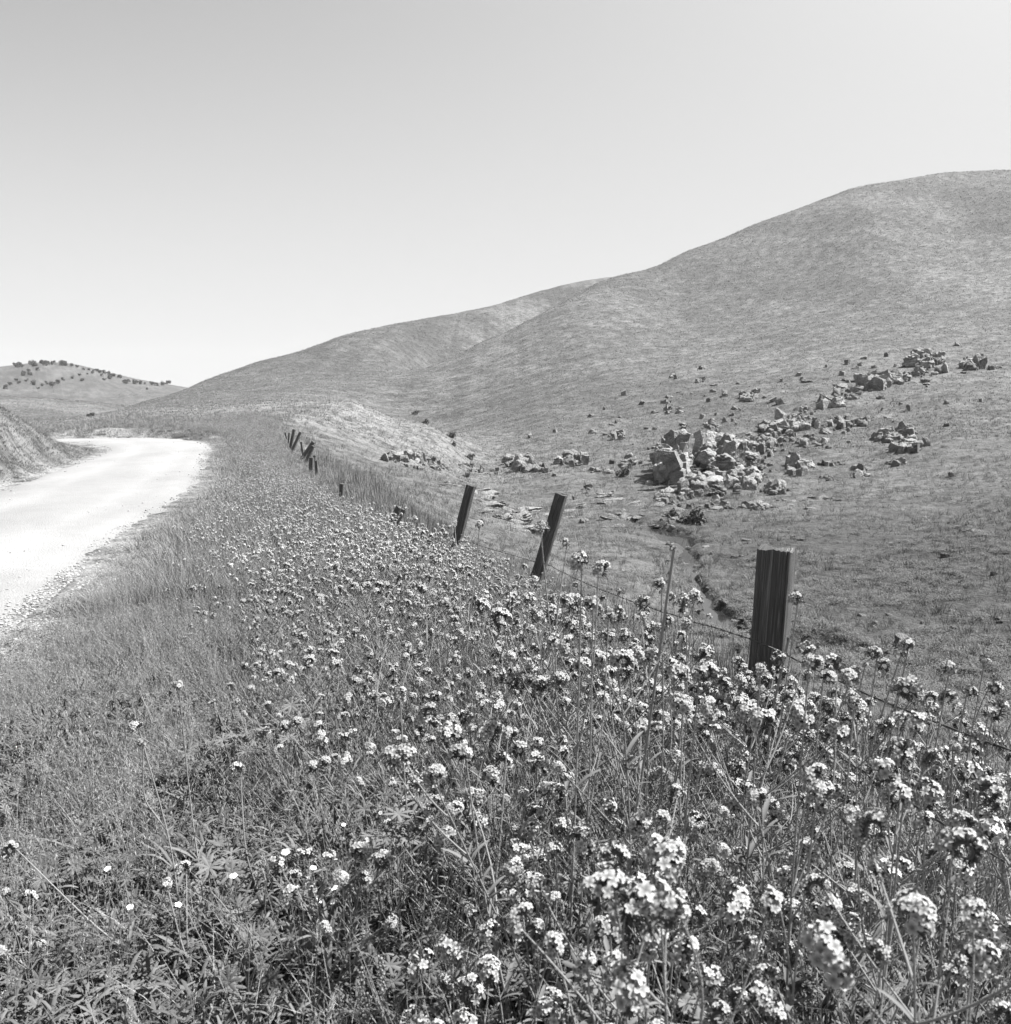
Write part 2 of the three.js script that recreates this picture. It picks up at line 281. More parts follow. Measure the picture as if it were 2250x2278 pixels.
// ---------------------------------------------------------------- mesh builder
class MB {
  constructor() { this.p = []; this.c = []; this.i = []; this.u = []; }
  get n() { return this.p.length / 3; }
  v(p, c, u = 0, w = 0) { this.p.push(p.x, p.y, p.z); this.c.push(c, c, c); this.u.push(u, w); return this.n - 1; }
  tri(a, b, c) { this.i.push(a, b, c); }
  tube(pts, r0, r1, seg, c) {
    const t = new THREE.Vector3(), s = new THREE.Vector3(), b = new THREE.Vector3(), up = new THREE.Vector3(0.3, 0.1, 0.95).normalize(), first = this.n;
    for (let k = 0; k < pts.length; k++) {
      t.subVectors(pts[Math.min(k + 1, pts.length - 1)], pts[Math.max(k - 1, 0)]).normalize(); s.crossVectors(t, up).normalize(); b.crossVectors(s, t);
      const r = lerp(r0, r1, k / (pts.length - 1));
      for (let q = 0; q < seg; q++) { const a = q / seg * 2 * Math.PI; this.v(pts[k].clone().addScaledVector(s, Math.cos(a) * r).addScaledVector(b, Math.sin(a) * r), c, q / seg, k); }
      if (k) for (let q = 0; q < seg; q++) { const A = first + (k - 1) * seg + q, B = first + (k - 1) * seg + (q + 1) % seg; this.tri(A, B, A + seg); this.tri(B, B + seg, A + seg); }
    }
    return this;
  }
  // a leaf or blade along pts, width w(t), lying across dir `side`; folded along the midrib by `fold`
  blade(pts, w, side, c, fold = 0) {
    const first = this.n, K = pts.length, t = new THREE.Vector3(), nrm = new THREE.Vector3();
    for (let k = 0; k < K; k++) {
      t.subVectors(pts[Math.min(k + 1, K - 1)], pts[Math.max(k - 1, 0)]).normalize(); nrm.crossVectors(t, side).normalize();
      const h = w(k / (K - 1)) / 2;
      this.v(pts[k].clone().addScaledVector(side, -h).addScaledVector(nrm, h * fold), c); if (fold) this.v(pts[k], c * 1.1); this.v(pts[k].clone().addScaledVector(side, h).addScaledVector(nrm, h * fold), c);
      const m = fold ? 3 : 2;
      if (k) { const A = first + (k - 1) * m; for (let q = 0; q + 1 < m; q++) { this.tri(A + q, A + q + 1, A + q + m); this.tri(A + q + 1, A + q + 1 + m, A + q + m); } }
    }
    return this;
  }
  add(o, m) { const f = this.n, q = new THREE.Vector3(); for (let k = 0; k < o.n; k++) { q.fromArray(o.p, k * 3).applyMatrix4(m); this.v(q, o.c[k * 3]); } for (const i of o.i) this.i.push(f + i); return this; }
  geo(flat) { const g = new THREE.BufferGeometry(); g.setAttribute('position', new THREE.Float32BufferAttribute(this.p, 3)); g.setAttribute('color', new THREE.Float32BufferAttribute(this.c, 3)); g.setIndex(this.i); g.computeVertexNormals(); return g; }
}
const V = (x, y, z) => new THREE.Vector3(x, y, z);
function arc(from, dir, len, bend, n) { const pts = [from.clone()], d = dir.clone().normalize(), p = from.clone(); for (let k = 0; k < n; k++) { d.addScaledVector(bend, 1 / n).normalize(); p.addScaledVector(d, len / n); pts.push(p.clone()); } return pts; }
const M4 = (pos, q, s) => new THREE.Matrix4().compose(pos, q, typeof s === 'number' ? V(s, s, s) : s);
const Q = new THREE.Quaternion(), UPV = V(0, 1, 0);

// ---------------------------------------------------------------- rocks
const rockGeos = [], slabGeos = [];
function rockGeo(seed, sx, sy, sz, cuts) { // fractured block: near-square joints, a few skew breaks, stepped bedding
  const r = rng(seed), g0 = new THREE.IcosahedronGeometry(1, 6), planes = [], tilt = new THREE.Quaternion().setFromEuler(new THREE.Euler(range(r, -0.4, 0.4), r() * 6, range(r, -0.4, 0.4)));
  for (const n of [[1, 0, 0], [-1, 0, 0], [0, 1, 0], [0, -1, 0], [0, 0, 1], [0, 0, -1]]) planes.push([V(...n).add(V(r() - 0.5, r() - 0.5, r() - 0.5).multiplyScalar(0.5)).normalize().applyQuaternion(tilt), range(r, 0.5, 0.72)]);
  for (let k = 0; k < cuts; k++) planes.push([V(r() * 2 - 1, r() * 2 - 0.7, r() * 2 - 1).normalize(), range(r, 0.55, 0.85)]);
  const cross = V(1, range(r, -0.3, 0.3), range(r, -0.5, 0.5)).normalize(), bed = V(range(r, -0.4, 0.4), 1, range(r, -0.4, 0.4)).normalize();
  const g = mergeVertices((g0.deleteAttribute('normal'), g0.deleteAttribute('uv'), g0)), p = g.attributes.position, v = V(0, 0, 0), col = [];
  for (let i = 0; i < p.count; i++) {
    v.fromBufferAttribute(p, i).normalize(); let R = 1; for (const [n, h] of planes) { const q = v.dot(n); if (q > 0.05) R = Math.min(R, h / q); }
    const lay = Math.floor(v.dot(bed) * R * 6 + 0.6 * vnoise(v.x * 2 + seed, v.z * 2)), step = (hash2(lay + 50, seed) - 0.5) * 0.22, chip = Math.max(0, vnoise(v.x * 3.3 + seed, v.y * 3.3 - v.z * 2.7) - 0.25) * -0.28;
    const lay2 = Math.floor(v.dot(cross) * R * 4 + 0.5 * vnoise(v.y * 2 + seed, v.z * 2 + 7)); R *= 1 + step + (hash2(lay2 + 90, seed + 3) - 0.5) * 0.2 + chip + 0.05 * fbm(v.x * 7 + seed, v.y * 7 + v.z * 6.3, 3); p.setXYZ(i, v.x * R * sx, v.y * R * sy, v.z * R * sz);
  }
  const f = toCreasedNormals(g, 0.22), q = f.attributes.position, uv = new Float32Array(q.count * 2), c = new Float32Array(q.count * 3);
  for (let i = 0; i < q.count; i += 3) {
    const a = V(0, 0, 0).fromBufferAttribute(q, i), b = V(0, 0, 0).fromBufferAttribute(q, i + 1), d = V(0, 0, 0).fromBufferAttribute(q, i + 2), n = b.clone().sub(a).cross(d.clone().sub(a));
    const ax = Math.abs(n.x) > Math.abs(n.y) && Math.abs(n.x) > Math.abs(n.z) ? 0 : Math.abs(n.y) > Math.abs(n.z) ? 1 : 2;
    for (const [k, s] of [[i, a], [i + 1, b], [i + 2, d]]) uv.set(ax === 0 ? [s.z, s.y] : ax === 1 ? [s.x, s.z] : [s.x, s.y], k * 2);
  }
  f.setAttribute('uv', new THREE.BufferAttribute(uv.map((x) => x * 0.4 + seed * 0.13), 2));
  return f;
}
function blockGeo(seed, sx, sy, sz) { // sharp joint block broken along flat faces
  const r = rng(seed), pts = [];
  for (const x of [-1, 1]) for (const y of [-1, 1]) for (const z of [-1, 1]) pts.push(V((x * range(r, 0.45, 1)) * sx, (y * range(r, 0.5, 1)) * sy, (z * range(r, 0.45, 1)) * sz));
  for (let k = 0; k < 5; k++) pts.push(V(range(r, -0.9, 0.9) * sx, range(r, -0.2, 1.15) * sy, range(r, -0.9, 0.9) * sz));
  const hull = new ConvexGeometry(pts).attributes.position; let tri = []; for (let i = 0; i < hull.count; i++) tri.push(V(0, 0, 0).fromBufferAttribute(hull, i));
  for (let l = 0; l < 2; l++) { const n = []; for (let i = 0; i < tri.length; i += 3) { const [a, b, c] = tri.slice(i, i + 3), ab = a.clone().lerp(b, 0.5), bc = b.clone().lerp(c, 0.5), ca = c.clone().lerp(a, 0.5); n.push(a, ab, ca, ab, b, bc, ca, bc, c, ab, bc, ca); } tri = n; }
  const chip = (p) => { const n = vnoise(p.x * 2.6 + p.z * 1.9 + seed, p.y * 3.4 - p.z * 1.3), m = vnoise(p.x * 6 - p.z * 4 + seed, p.y * 8 + p.z * 3), bed = hash2(Math.floor((p.y + 0.3 * p.x) * 5), seed) - 0.5; return p.clone().multiplyScalar(1 + 0.13 * n + 0.07 * m + 0.12 * bed); };
  const f = new THREE.BufferGeometry().setFromPoints(tri.map(chip)), q = f.attributes.position; f.computeVertexNormals(); const uv = new Float32Array(q.count * 2);
  for (let i = 0; i < q.count; i += 3) { const a = V(0, 0, 0).fromBufferAttribute(q, i), b = V(0, 0, 0).fromBufferAttribute(q, i + 1), d = V(0, 0, 0).fromBufferAttribute(q, i + 2), n = b.clone().sub(a).cross(d.clone().sub(a)), ax = Math.abs(n.x) > Math.abs(n.y) && Math.abs(n.x) > Math.abs(n.z) ? 0 : Math.abs(n.y) > Math.abs(n.z) ? 1 : 2; for (const [k, t] of [[i, a], [i + 1, b], [i + 2, d]]) uv.set((ax === 0 ? [t.z, t.y] : ax === 1 ? [t.x, t.z] : [t.x, t.y]).map((w) => w * 0.45 + seed * 0.21), k * 2); }
  f.setAttribute('uv', new THREE.BufferAttribute(uv, 2)); return f;
}
for (let k = 0; k < 12; k++) rockGeos.push(blockGeo(140 + k, range(R0, 0.55, 0.9), range(R0, 0.5, 0.95), range(R0, 0.45, 0.75)));
for (let k = 0; k < 8; k++) rockGeos.push(rockGeo(40 + k, range(R0, 1.1, 1.5), range(R0, 0.55, 1.0), range(R0, 0.8, 1.15), 5 + k % 4));
for (let k = 0; k < 5; k++) slabGeos.push(rockGeo(70 + k, range(R0, 1.2, 1.7), range(R0, 0.25, 0.4), range(R0, 0.8, 1.2), 4));
const rockMats = [0.26, 0.19, 0.30, 0.14].map((g) => mat(g, { map: rockTex, bumpMap: rockBump, bumpScale: 0.12 }));
function putRock(parent, p, size, r, slab, own = false, name = 'rock') {
  const g = slab ? slabGeos[Math.floor(r() * slabGeos.length)] : rockGeos[Math.floor(r() * rockGeos.length)];
  const o = new THREE.Mesh(g, rockMats[Math.floor(r() * r() * 3.99)]); o.castShadow = o.receiveShadow = true;
  o.name = own ? numbered(name) : name; o.position.copy(p); o.rotation.set(range(r, -0.22, 0.22) + (slab ? 0 : 0.1), slab ? r() * 6.28 : range(r, -0.9, 0.9) + (r() < 0.5 ? 3.14 : 0), range(r, -0.22, 0.22) - (slab ? 0.06 : 0.22)); o.scale.set(size * range(r, 0.85, 1.25), size * range(r, 0.85, 1.3) * (slab ? 1 : 1.25), size * range(r, 0.85, 1.2));
  parent.add(o); return o;
}
function outcrop(label, blobs, seed, slab = false) {
  const r = rng(seed), first = hit(blobs[0][0], blobs[0][1], 15, 300), o = thing(slab ? 'rock_ledge' : 'rock_outcrop', label, 'rock outcrop', first, undefined);
  for (const [cx, cy, rx, ry, n, size, lift = 0] of blobs) for (let k = 0; k < n * (slab ? 1.3 : 2.6); k++) {
    const a = r() * 6.283, q = Math.sqrt(r()), h = hit(cx + Math.cos(a) * q * rx, cy + Math.sin(a) * q * ry, 15, 300); if (!h) continue;
    const s = size * (0.3 + 0.85 * r() ** 1.5) / 2 / FOCAL * -h.z; h.y += s * (slab ? -0.06 : 0.04) + lift * range(r, 0.2, 1); putRock(o, h.sub(first), s, r, slab);
  }
  return o;
}
outcrop('largest jagged pale rock outcrop rising above the creek pool', [
  [1560, 1014, 62, 16, 18, 56, 1.0], [1497, 1052, 32, 34, 24, 60, 1.5], [1610, 1032, 60, 26, 24, 54, 0.9], [1680, 1005, 50, 14, 9, 36, 0.2], [1555, 1085, 66, 26, 16, 46, 0.4], [1645, 1075, 46, 26, 12, 42, 0.2], [1500, 1120, 38, 22, 10, 34], [1575, 1125, 60, 16, 10, 26], [1490, 1155, 20, 14, 6, 24]], 201);
outcrop('stepped grey rock crest just above the largest outcrop', [[1738, 958, 38, 20, 14, 34, 0.2], [1712, 985, 45, 12, 10, 30, 0.1], [1775, 930, 26, 10, 7, 22]], 202);
outcrop('cluster of pointed rocks halfway up the line of outcrops', [[1845, 896, 30, 14, 10, 32, 0.2], [1800, 915, 25, 8, 5, 20]], 203);
outcrop('dark faced rock group in the grass below the pointed rocks', [[1894, 943, 34, 12, 9, 28, 0.1]], 204);
outcrop('dark rounded double boulder group high on the hillside', [[1948, 853, 42, 14, 9, 40, 0.3], [1918, 868, 20, 8, 4, 30]], 205);
outcrop('topmost craggy dark outcrop on the hillside', [[2062, 808, 34, 16, 11, 36, 0.4], [2068, 832, 40, 8, 7, 26]], 206);
outcrop('weathered low outcrop furthest up the hill beside the topmost crag', [[2165, 810, 28, 14, 9, 30, 0.2], [2215, 818, 16, 5, 3, 18]], 207);
outcrop('broad jagged outcrop standing apart on the open slope', [[1985, 972, 44, 12, 9, 30, 0.2], [2020, 995, 40, 14, 10, 36, 0.2], [1990, 1030, 16, 8, 4, 24]], 208);
outcrop('upright split rock in the grass right of the largest outcrop', [[1770, 1046, 20, 16, 6, 36, 0.2]], 209);
outcrop('row of small crags in the pale grass of the slope', [[1805, 986, 36, 8, 9, 24], [1815, 946, 36, 10, 8, 24], [1850, 962, 18, 6, 4, 20]], 210);
outcrop('low rock pile at the foot of the slope right of the pool', [[1722, 1090, 36, 12, 9, 30, 0.1], [1685, 1128, 38, 10, 7, 28]], 211);
outcrop('long thin layered ledge running right across the foot slope', [[1800, 1112, 70, 6, 18, 24], [1770, 1128, 40, 6, 8, 20]], 212, true);
outcrop('small outcrop of two stacked rocks in the sunlit grass', [[1912, 1052, 14, 12, 5, 28]], 213);
outcrop('short toothed row of rocks beside the stacked pair', [[1848, 1032, 26, 6, 7, 18], [1840, 1065, 16, 5, 4, 16]], 214);
outcrop('dark broken slabs in the turf near the right edge', [[2052, 1155, 22, 6, 7, 22], [2150, 1178, 36, 8, 10, 22], [2195, 1195, 25, 5, 5, 16]], 215, true);
outcrop('leftmost craggy rock face at the bottom of the big hill', [[1160, 1034, 34, 14, 10, 34, 0.3], [1200, 1046, 34, 8, 7, 26, 0.1]], 216);
outcrop('split rock face beside the leftmost crag at the hill foot', [[1275, 1028, 32, 13, 10, 32, 0.3]], 217);
outcrop('single upright crag left of the largest outcrop shadow', [[1396, 1036, 11, 11, 5, 32, 0.2], [1350, 1050, 22, 5, 5, 18]], 218);
outcrop('small pale rock knot alone on the lower hill slope', [[1373, 970, 16, 8, 6, 22, 0.1]], 219);
outcrop('little dark crag on the slope above the large outcrop', [[1582, 948, 15, 6, 5, 22, 0.1]], 220);
outcrop('pair of pale crags on the slope left of the pointed rocks', [[1662, 888, 18, 9, 6, 26, 0.2], [1638, 912, 14, 4, 4, 16], [1682, 872, 8, 4, 3, 16]], 221);
outcrop('scattered rock line running down the middle slope', [[1486, 900, 8, 26, 9, 15], [1500, 838, 10, 6, 4, 15], [1558, 848, 10, 5, 4, 14], [1562, 818, 5, 4, 2, 16]], 222);
outcrop('broken rock scatter linking the largest outcrop to the crest', [[1690, 1040, 40, 22, 8, 26, 0.1], [1650, 985, 50, 14, 8, 26, 0.1], [1770, 975, 30, 16, 6, 20]], 230);
outcrop('pale flat stones strewn over the valley floor', [[1300, 1110, 70, 24, 12, 30], [1400, 1125, 60, 20, 12, 32], [1250, 1150, 40, 16, 8, 26]], 233, true);
outcrop('stony rubble at the mouth of the gully', [[1080, 1050, 40, 8, 8, 18], [1040, 1040, 20, 8, 5, 16]], 231);
outcrop('low crags between the two highest outcrops', [[2005, 840, 30, 10, 6, 20, 0.1], [1895, 880, 26, 10, 6, 20]], 232);
outcrop('dark banded rock face under the pale grass knoll', [[905, 1022, 58, 9, 26, 32, 0.1], [952, 1040, 46, 7, 14, 26]], 223);
outcrop('pale bedded stone ledge sloping down to the creek', [[1120, 1138, 62, 20, 26, 52], [1165, 1172, 44, 14, 18, 46], [1070, 1100, 34, 14, 14, 42], [1010, 1075, 46, 10, 12, 32]], 224, true);
outcrop('flat pale bedrock sheet beside the creek pool', [[1390, 1150, 44, 9, 10, 40], [1360, 1170, 30, 5, 6, 26], [1440, 1170, 30, 6, 6, 24], [1470, 1140, 20, 5, 5, 24]], 225, true);
outcrop('distant pale stone shelf beyond the bend in the road', [[232, 938, 22, 4, 7, 12], [280, 925, 24, 3, 6, 10], [140, 948, 22, 4, 8, 12], [312, 917, 8, 2, 3, 9]], 226, true);
outcrop('wet creek edge stones behind the nearest fence post', [[1665, 1400, 26, 10, 8, 34], [1640, 1380, 20, 8, 5, 24], [1720, 1400, 30, 8, 5, 28]], 227, true);
for (const [px, py, s, label, slab] of [
  [2010, 1442, 64, 'large pale slanting boulder lying on dark turf', 0], [1735, 898, 26, 'lone dark boulder left of the pointed rocks', 0], [1795, 850, 26, 'lone pale block high on the slope', 1], [1875, 862, 34, 'long pale flat stone on the upper slope', 1],
  [1310, 1086, 26, 'white block on the meadow at the hill foot', 0], [1348, 1104, 36, 'pale flat stone on the meadow', 1], [1300, 1162, 24, 'small pale stone left of the bedrock sheet', 0], [1640, 1240, 26, 'flat grey stone alone on the creek meadow', 1],
  [1460, 955, 18, 'dark stone on the slope over the shadowed crag', 0], [1520, 956, 20, 'dark stone with long shadow above the crest', 0], [2118, 1060, 20, 'small grey stone on the right hand slope', 0]])
  { const h = hit(px, py, 12, 300), sz = s / 2 / FOCAL * -h.z; h.y += sz * 0.15; const o = putRock(scene, h, sz, R0, slab, true, 'boulder'); tag(o, label, 'boulder'); }
{ // loose stones: hillside, creek bed, meadow
  const r = rng(500);
  const zone = (px, py) => px < 1330 ? 'near the left crags' : px < 1480 ? 'left of the largest outcrop' : px < 1700 ? (py > 1180 ? 'by the creek run' : py < 960 ? 'above the largest outcrop' : 'around the largest outcrop') : px < 1950 ? (py > 1180 ? 'behind the nearest post' : py < 920 ? 'above the pointed rocks' : 'amid the middle outcrops') : py > 1180 ? 'on dark turf at right' : py < 900 ? 'by the topmost crag' : 'on the open right slope';
  const drop = (n, f, label, group, slab, name) => { for (let k = 0; k < n; k++) { const [px, py, s] = f(r), h = hit(px, py, 10, 300); if (!h) continue; const sz = s / 2 / FOCAL * -h.z; h.y += sz * 0.1; const flat = slab && r() < 0.7; tag(putRock(scene, h, sz, r, flat, true, name), (s < 10 ? 'tiny ' : s < 15 ? 'small ' : 'larger ') + (flat ? 'flat ' : 'angular ') + label + ' ' + zone(px, py), 'stone', group); } };
  drop(130, (r) => { const t = r(); return [lerp(1240, 2140, t) + range(r, -90, 90), lerp(1010, 850, t) + range(r, -95, 110), range(r, 7, 20)]; }, 'loose stone in hillside grass', 'loose stones on the rocky hillside', false, 'loose_stone');
  drop(60, (r) => { const k = Math.floor(r() * (CREEK.length - 1)), a = CREEK[k], b = CREEK[k + 1], t = r(), x = lerp(a[0], b[0], t) + range(r, -0.9, 0.9), d = lerp(a[1], b[1], t) + range(r, -0.6, 0.6); const y = groundY(x, d), p = V(x, y, -d).project(cam()); return [(p.x + 1) / 2 * IW, (1 - p.y) / 2 * IH, range(r, 9, 24)]; }, 'stone of the creek bed', 'stones along the creek bed', true, 'creek_stone');
  drop(40, (r) => [range(r, 1560, 2240), range(r, 1180, 1420), range(r, 8, 20)], 'stone sunk in the meadow turf', 'stones in the creek meadow', true, 'meadow_stone');
}
function cam() { camera.updateMatrixWorld(); camera.updateProjectionMatrix(); return camera; }

// ---------------------------------------------------------------- fence
const woodMat = mat(0.25, { map: woodTex, bumpMap: woodBump, bumpScale: 0.012 });
const wireMat = mat(0.06, { roughness: 0.6, metalness: 0.5 });
function timber(w, t, h, seed, taper = 0.08, ragged = 0.007) { // weathered post: split grain, checks and a worn top
  const nx = 14, nz = 10, ny = 46, ring = 2 * (nx + nz), m = new MB(), rough = 0.05;
  const edge = []; for (let i = 0; i < nx; i++) edge.push([i / nx * 2 - 1, -1]); for (let i = 0; i < nz; i++) edge.push([1, i / nz * 2 - 1]); for (let i = 0; i < nx; i++) edge.push([1 - i / nx * 2, 1]); for (let i = 0; i < nz; i++) edge.push([-1, 1 - i / nz * 2]);
  const uvs = [];
  for (let j = 0; j <= ny; j++) edge.forEach(([a, b], i) => {
    const y = j / ny, s = 1 - taper * y * 0.5, rr = Math.hypot(a, b), round = 1 / Math.max(1, (rr / 1.26) ** 0.9);
    const groove = -0.004 * Math.max(0, vnoise(i * 0.83 + seed * 3.1, y * 1.6 + seed)) ** 2 + 0.002 * vnoise(i * 2.1, y * 5 + seed) - (hash2(i, seed) > 0.9 ? 0.007 * smooth(0.1, 0.5, y + 0.2 * vnoise(i, y * 3)) : 0);
    const top = j === ny ? ragged * (hash2(i + 9, seed) - 0.6) + ragged * 0.8 * vnoise(a * 2 + seed, b * 2) : 0;
    m.v(V(a * round * (w / 2 + groove) * s + 0.01 * vnoise(y * 2, seed), y * h + top, b * round * (t / 2 + groove) * s), 1); uvs.push(i / ring * 2 * (w + t) * 3.2 + seed * 0.37, 0.02 + y * h * 0.5);
    if (j < ny) { const A = j * ring + i, B = j * ring + (i + 1) % ring; m.tri(A, A + ring, B); m.tri(B, A + ring, B + ring); }
  });
  const c = m.n; m.v(V(0, h - ragged * 0.5, 0), 1); uvs.push(0.5, 0.5);
  const top = m.n; edge.forEach((_, i) => { m.v(V(m.p[(ny * ring + i) * 3], m.p[(ny * ring + i) * 3 + 1], m.p[(ny * ring + i) * 3 + 2]), 1); uvs.push(m.p[(ny * ring + i) * 3] * 4, m.p[(ny * ring + i) * 3 + 2] * 0.8); });
  for (let i = 0; i < ring; i++) m.tri(c, top + (i + 1) % ring, top + i);
  const g = m.geo(); g.setAttribute('uv', new THREE.Float32BufferAttribute(uvs.flat ? uvs.flat() : uvs, 2)); g.deleteAttribute('color'); return toCreasedNormals(g, 0.9);
}
const stapleGeo = new THREE.TubeGeometry(new THREE.CatmullRomCurve3([V(-0.012, 0, -0.012), V(-0.011, 0, 0.006), V(0, 0, 0.010), V(0.011, 0, 0.006), V(0.012, 0, -0.012)]), 10, 0.002, 5);
function post(name, label, p, w, t, h, turn, leanX, leanZ, seed, staples, group) {
  const o = thing(name, label, 'fence post', p, group); o.rotation.set(leanZ, turn, 0, 'YXZ'); const q = new THREE.Quaternion().setFromAxisAngle(V(0, 0, 1), -leanX); o.quaternion.premultiply(q);
  part('timber', timber(w, t, h, seed), woodMat, o);
  for (const y of staples) { const s = part('staple', stapleGeo, wireMat, o); s.position.set(0, y, t / 2 - 0.002); }
  return o;
}
const base = (x, d, sink = 0.25) => V(x, groundY(x, d) - sink, -d);
function postTo(name, label, px, py, d, w, t, turn, leanX, leanZ, seed, staples, hBelow, group) { // top centre on the sight line at distance d
  const top = at(px, py, d), lx = Math.tan(leanX), h0 = hBelow, b = V(top.x - lx * h0, top.y - h0, top.z - Math.tan(leanZ) * h0), L = Math.hypot(h0, lx * h0);
  return post(name, label, b, w, t, L, turn, leanX, leanZ, seed, staples, group);
}
const far = 'far leaning fence posts above the flowers';
postTo('fence_post', 'nearest fence post, thick dark square timber with split grain', 1724, 1219, 3.7, 0.148, 0.135, -0.5, 0.028, 0.0, 3, [0.55, 1.1], 1.75);
postTo('fence_post', 'slanted grey post with worn top, second from the nearest post', 1253, 1101, 11.2, 0.15, 0.11, -0.4, 0.29, 0.02, 5, [0.5], 1.65);
postTo('fence_post', 'slanted pale split post, third from the nearest post', 1051, 1080, 12.4, 0.13, 0.10, -0.35, 0.27, 0.02, 7, [0.5], 1.65);
postTo('fence_post', 'wide low post stub leaning right among the flower heads', 893, 1130, 16, 0.20, 0.08, -0.3, 0.5, 0, 9, [], 1.2);
postTo('fence_post', 'dark thin upright post half sunk in the flowers', 762, 1076, 22, 0.11, 0.1, -0.4, 0.08, 0, 11, [], 1.3);
for (const [px, py, d, w, lean, label] of [
  [694, 1018, 34, 0.17, 0.05, 'thick dark upright post, nearer of the far leaning group'], [704, 1024, 33, 0.12, -0.03, 'narrow post beside the thick dark upright far post'], [701, 1013, 36, 0.1, 0.3, 'thin slanted post behind the thick dark upright far post'],
  [697, 992, 40, 0.14, 0.45, 'far post leaning right just above the thick upright one'], [698, 983, 42, 0.16, 0.62, 'most steeply tilted of the far fence posts'], [670, 983, 44, 0.1, -0.14, 'thin pale stick leaning left among the far posts'],
  [669, 961, 48, 0.14, 0.45, 'dark tilted post right of the farthest upright post'], [655, 955, 50, 0.17, 0.22, 'tallest dark post at the far end of the fence'], [644, 963, 51, 0.1, 0.1, 'short thin post beside the tallest far post'], [635, 962, 52, 0.1, -0.2, 'farthest short stick where the fence line ends']])
  postTo('fence_post', label, px, py, d, w, w * 0.8, -0.3, lean, 0, Math.round(px), [], 1.25, far);
const barbGeo = (() => { const m = new MB(); m.tube([V(-0.004, -0.004, 0.012), V(0, 0, 0), V(0.004, 0.006, -0.012)], 0.0012, 0.0012, 4, 1); m.tube([V(0.003, 0.012, 0.003), V(0, 0, 0), V(-0.003, -0.012, -0.003)], 0.0012, 0.0012, 4, 1); m.tube([V(-0.006, 0, 0), V(0.006, 0, 0)], 0.0032, 0.0032, 5, 1); return m.geo(); })();
function wire(label, pts, sag, thick = 0.0022) {
  const o = thing('barbed_wire', label, 'barbed wire', pts[0], undefined), fine = [], r = rng(Math.round(pts[0].x * 1000) + 90);
  for (let i = 0; i + 1 < pts.length; i++) { const L = pts[i].distanceTo(pts[i + 1]), n = Math.ceil(L / 0.05); for (let k = 0; k < n + (i + 2 === pts.length ? 1 : 0); k++) { const t = k / n, p = pts[i].clone().lerp(pts[i + 1], t); p.y -= sag * 4 * t * (1 - t) * L * 0.12; p.y += 0.004 * vnoise(t * L * 2.5, i); fine.push(p.sub(pts[0])); } }
  for (const ph of [0, Math.PI]) { const m = new MB(); m.tube(fine.map((p, k) => p.clone().add(V(0, Math.sin(k * 1.3 + ph) * 0.0022, Math.cos(k * 1.3 + ph) * 0.0022))), thick, thick, 5, 1); part('strand', m.geo(), wireMat, o); }
  let acc = 0.05; for (let k = 1; k < fine.length; k++) { acc += fine[k].distanceTo(fine[k - 1]); if (acc > 0.125) { acc = 0; const b = part('barb', barbGeo, wireMat, o); b.position.copy(fine[k]); b.lookAt(fine[k].clone().add(pts[0]).add(fine[k].clone().sub(fine[k - 1]).cross(UPV))); b.rotation.x += r() * 6; } }
  return o;
}
wire('upper barbed wire strand crossing the nearest post above the flowers', [at(1010, 1195, 12.4), at(1225, 1258, 11.2), at(1668, 1421, 3.62), at(1735, 1449, 3.6), at(1920, 1540, 3.1), at(2260, 1672, 2.2)], 0.05);
wire('lower barbed wire strand half hidden in the flower heads', [at(1015, 1240, 12.4), at(1215, 1300, 11.2), at(1520, 1500, 4.3), at(1668, 1556, 3.62), at(1960, 1740, 2.7), at(2260, 1930, 2.0)], 0.08);
console.log('fence done');
// ---------------------------------------------------------------- fiddleneck plants
const petalMat = leafy(0.76, { vertexColors: true }), coilMat = mat(0.85, { vertexColors: true }), stemMat = mat(0.95, { vertexColors: true }), leafMat = leafy(0.9, { vertexColors: true });
function flowerMB(fine) { // five rounded lobes round a darker throat, on a slender tube
  const m = new MB(), R = 0.0056, c = m.v(V(0, -0.0012, 0), fine ? 0.1 : 0.3);
  const ring = [], inner = [];
  if (fine) { for (let k = 0; k < 10; k++) { const a = k / 10 * 6.283; inner.push(m.v(V(Math.cos(a) * 0.0019, 0, Math.sin(a) * 0.0019), 0.2)); } for (let k = 0; k < 10; k++) m.tri(c, inner[(k + 1) % 10], inner[k]); }
  const per = fine ? 4 : 2;
  for (let k = 0; k < 5 * per; k++) {
    const a = (k / per / 5) * 6.283, f = k % per, rad = fine ? [0.0034, 0.0053, 0.0057, 0.0053][f] : f ? R * 0.98 : R * 0.62, y = fine ? [0.0003, 0.0001, -0.0009, 0.0004][f] : 0;
    ring.push(m.v(V(Math.cos(a) * rad, y, Math.sin(a) * rad), fine ? [0.34, 0.44, 0.47, 0.44][f] : 0.47));
  }
  const n = ring.length;
  for (let k = 0; k < n; k++) if (fine) { const i0 = inner[Math.floor(k / 2) % 10], i1 = inner[Math.floor((k + 1) / 2) % 10]; m.tri(ring[k], i0, ring[(k + 1) % n]); if (i0 !== i1) m.tri(i0, i1, ring[(k + 1) % n]); } else m.tri(c, ring[(k + 1) % n], ring[k]);
  m.tube([V(0, -0.008, 0), V(0, -0.004, 0), V(0, -0.0004, 0)], 0.0009, 0.0018, fine ? 5 : 3, 0.32);
  return m;
}
const FINE = flowerMB(true), ROUGH = flowerMB(false), fineGeo = FINE.geo();
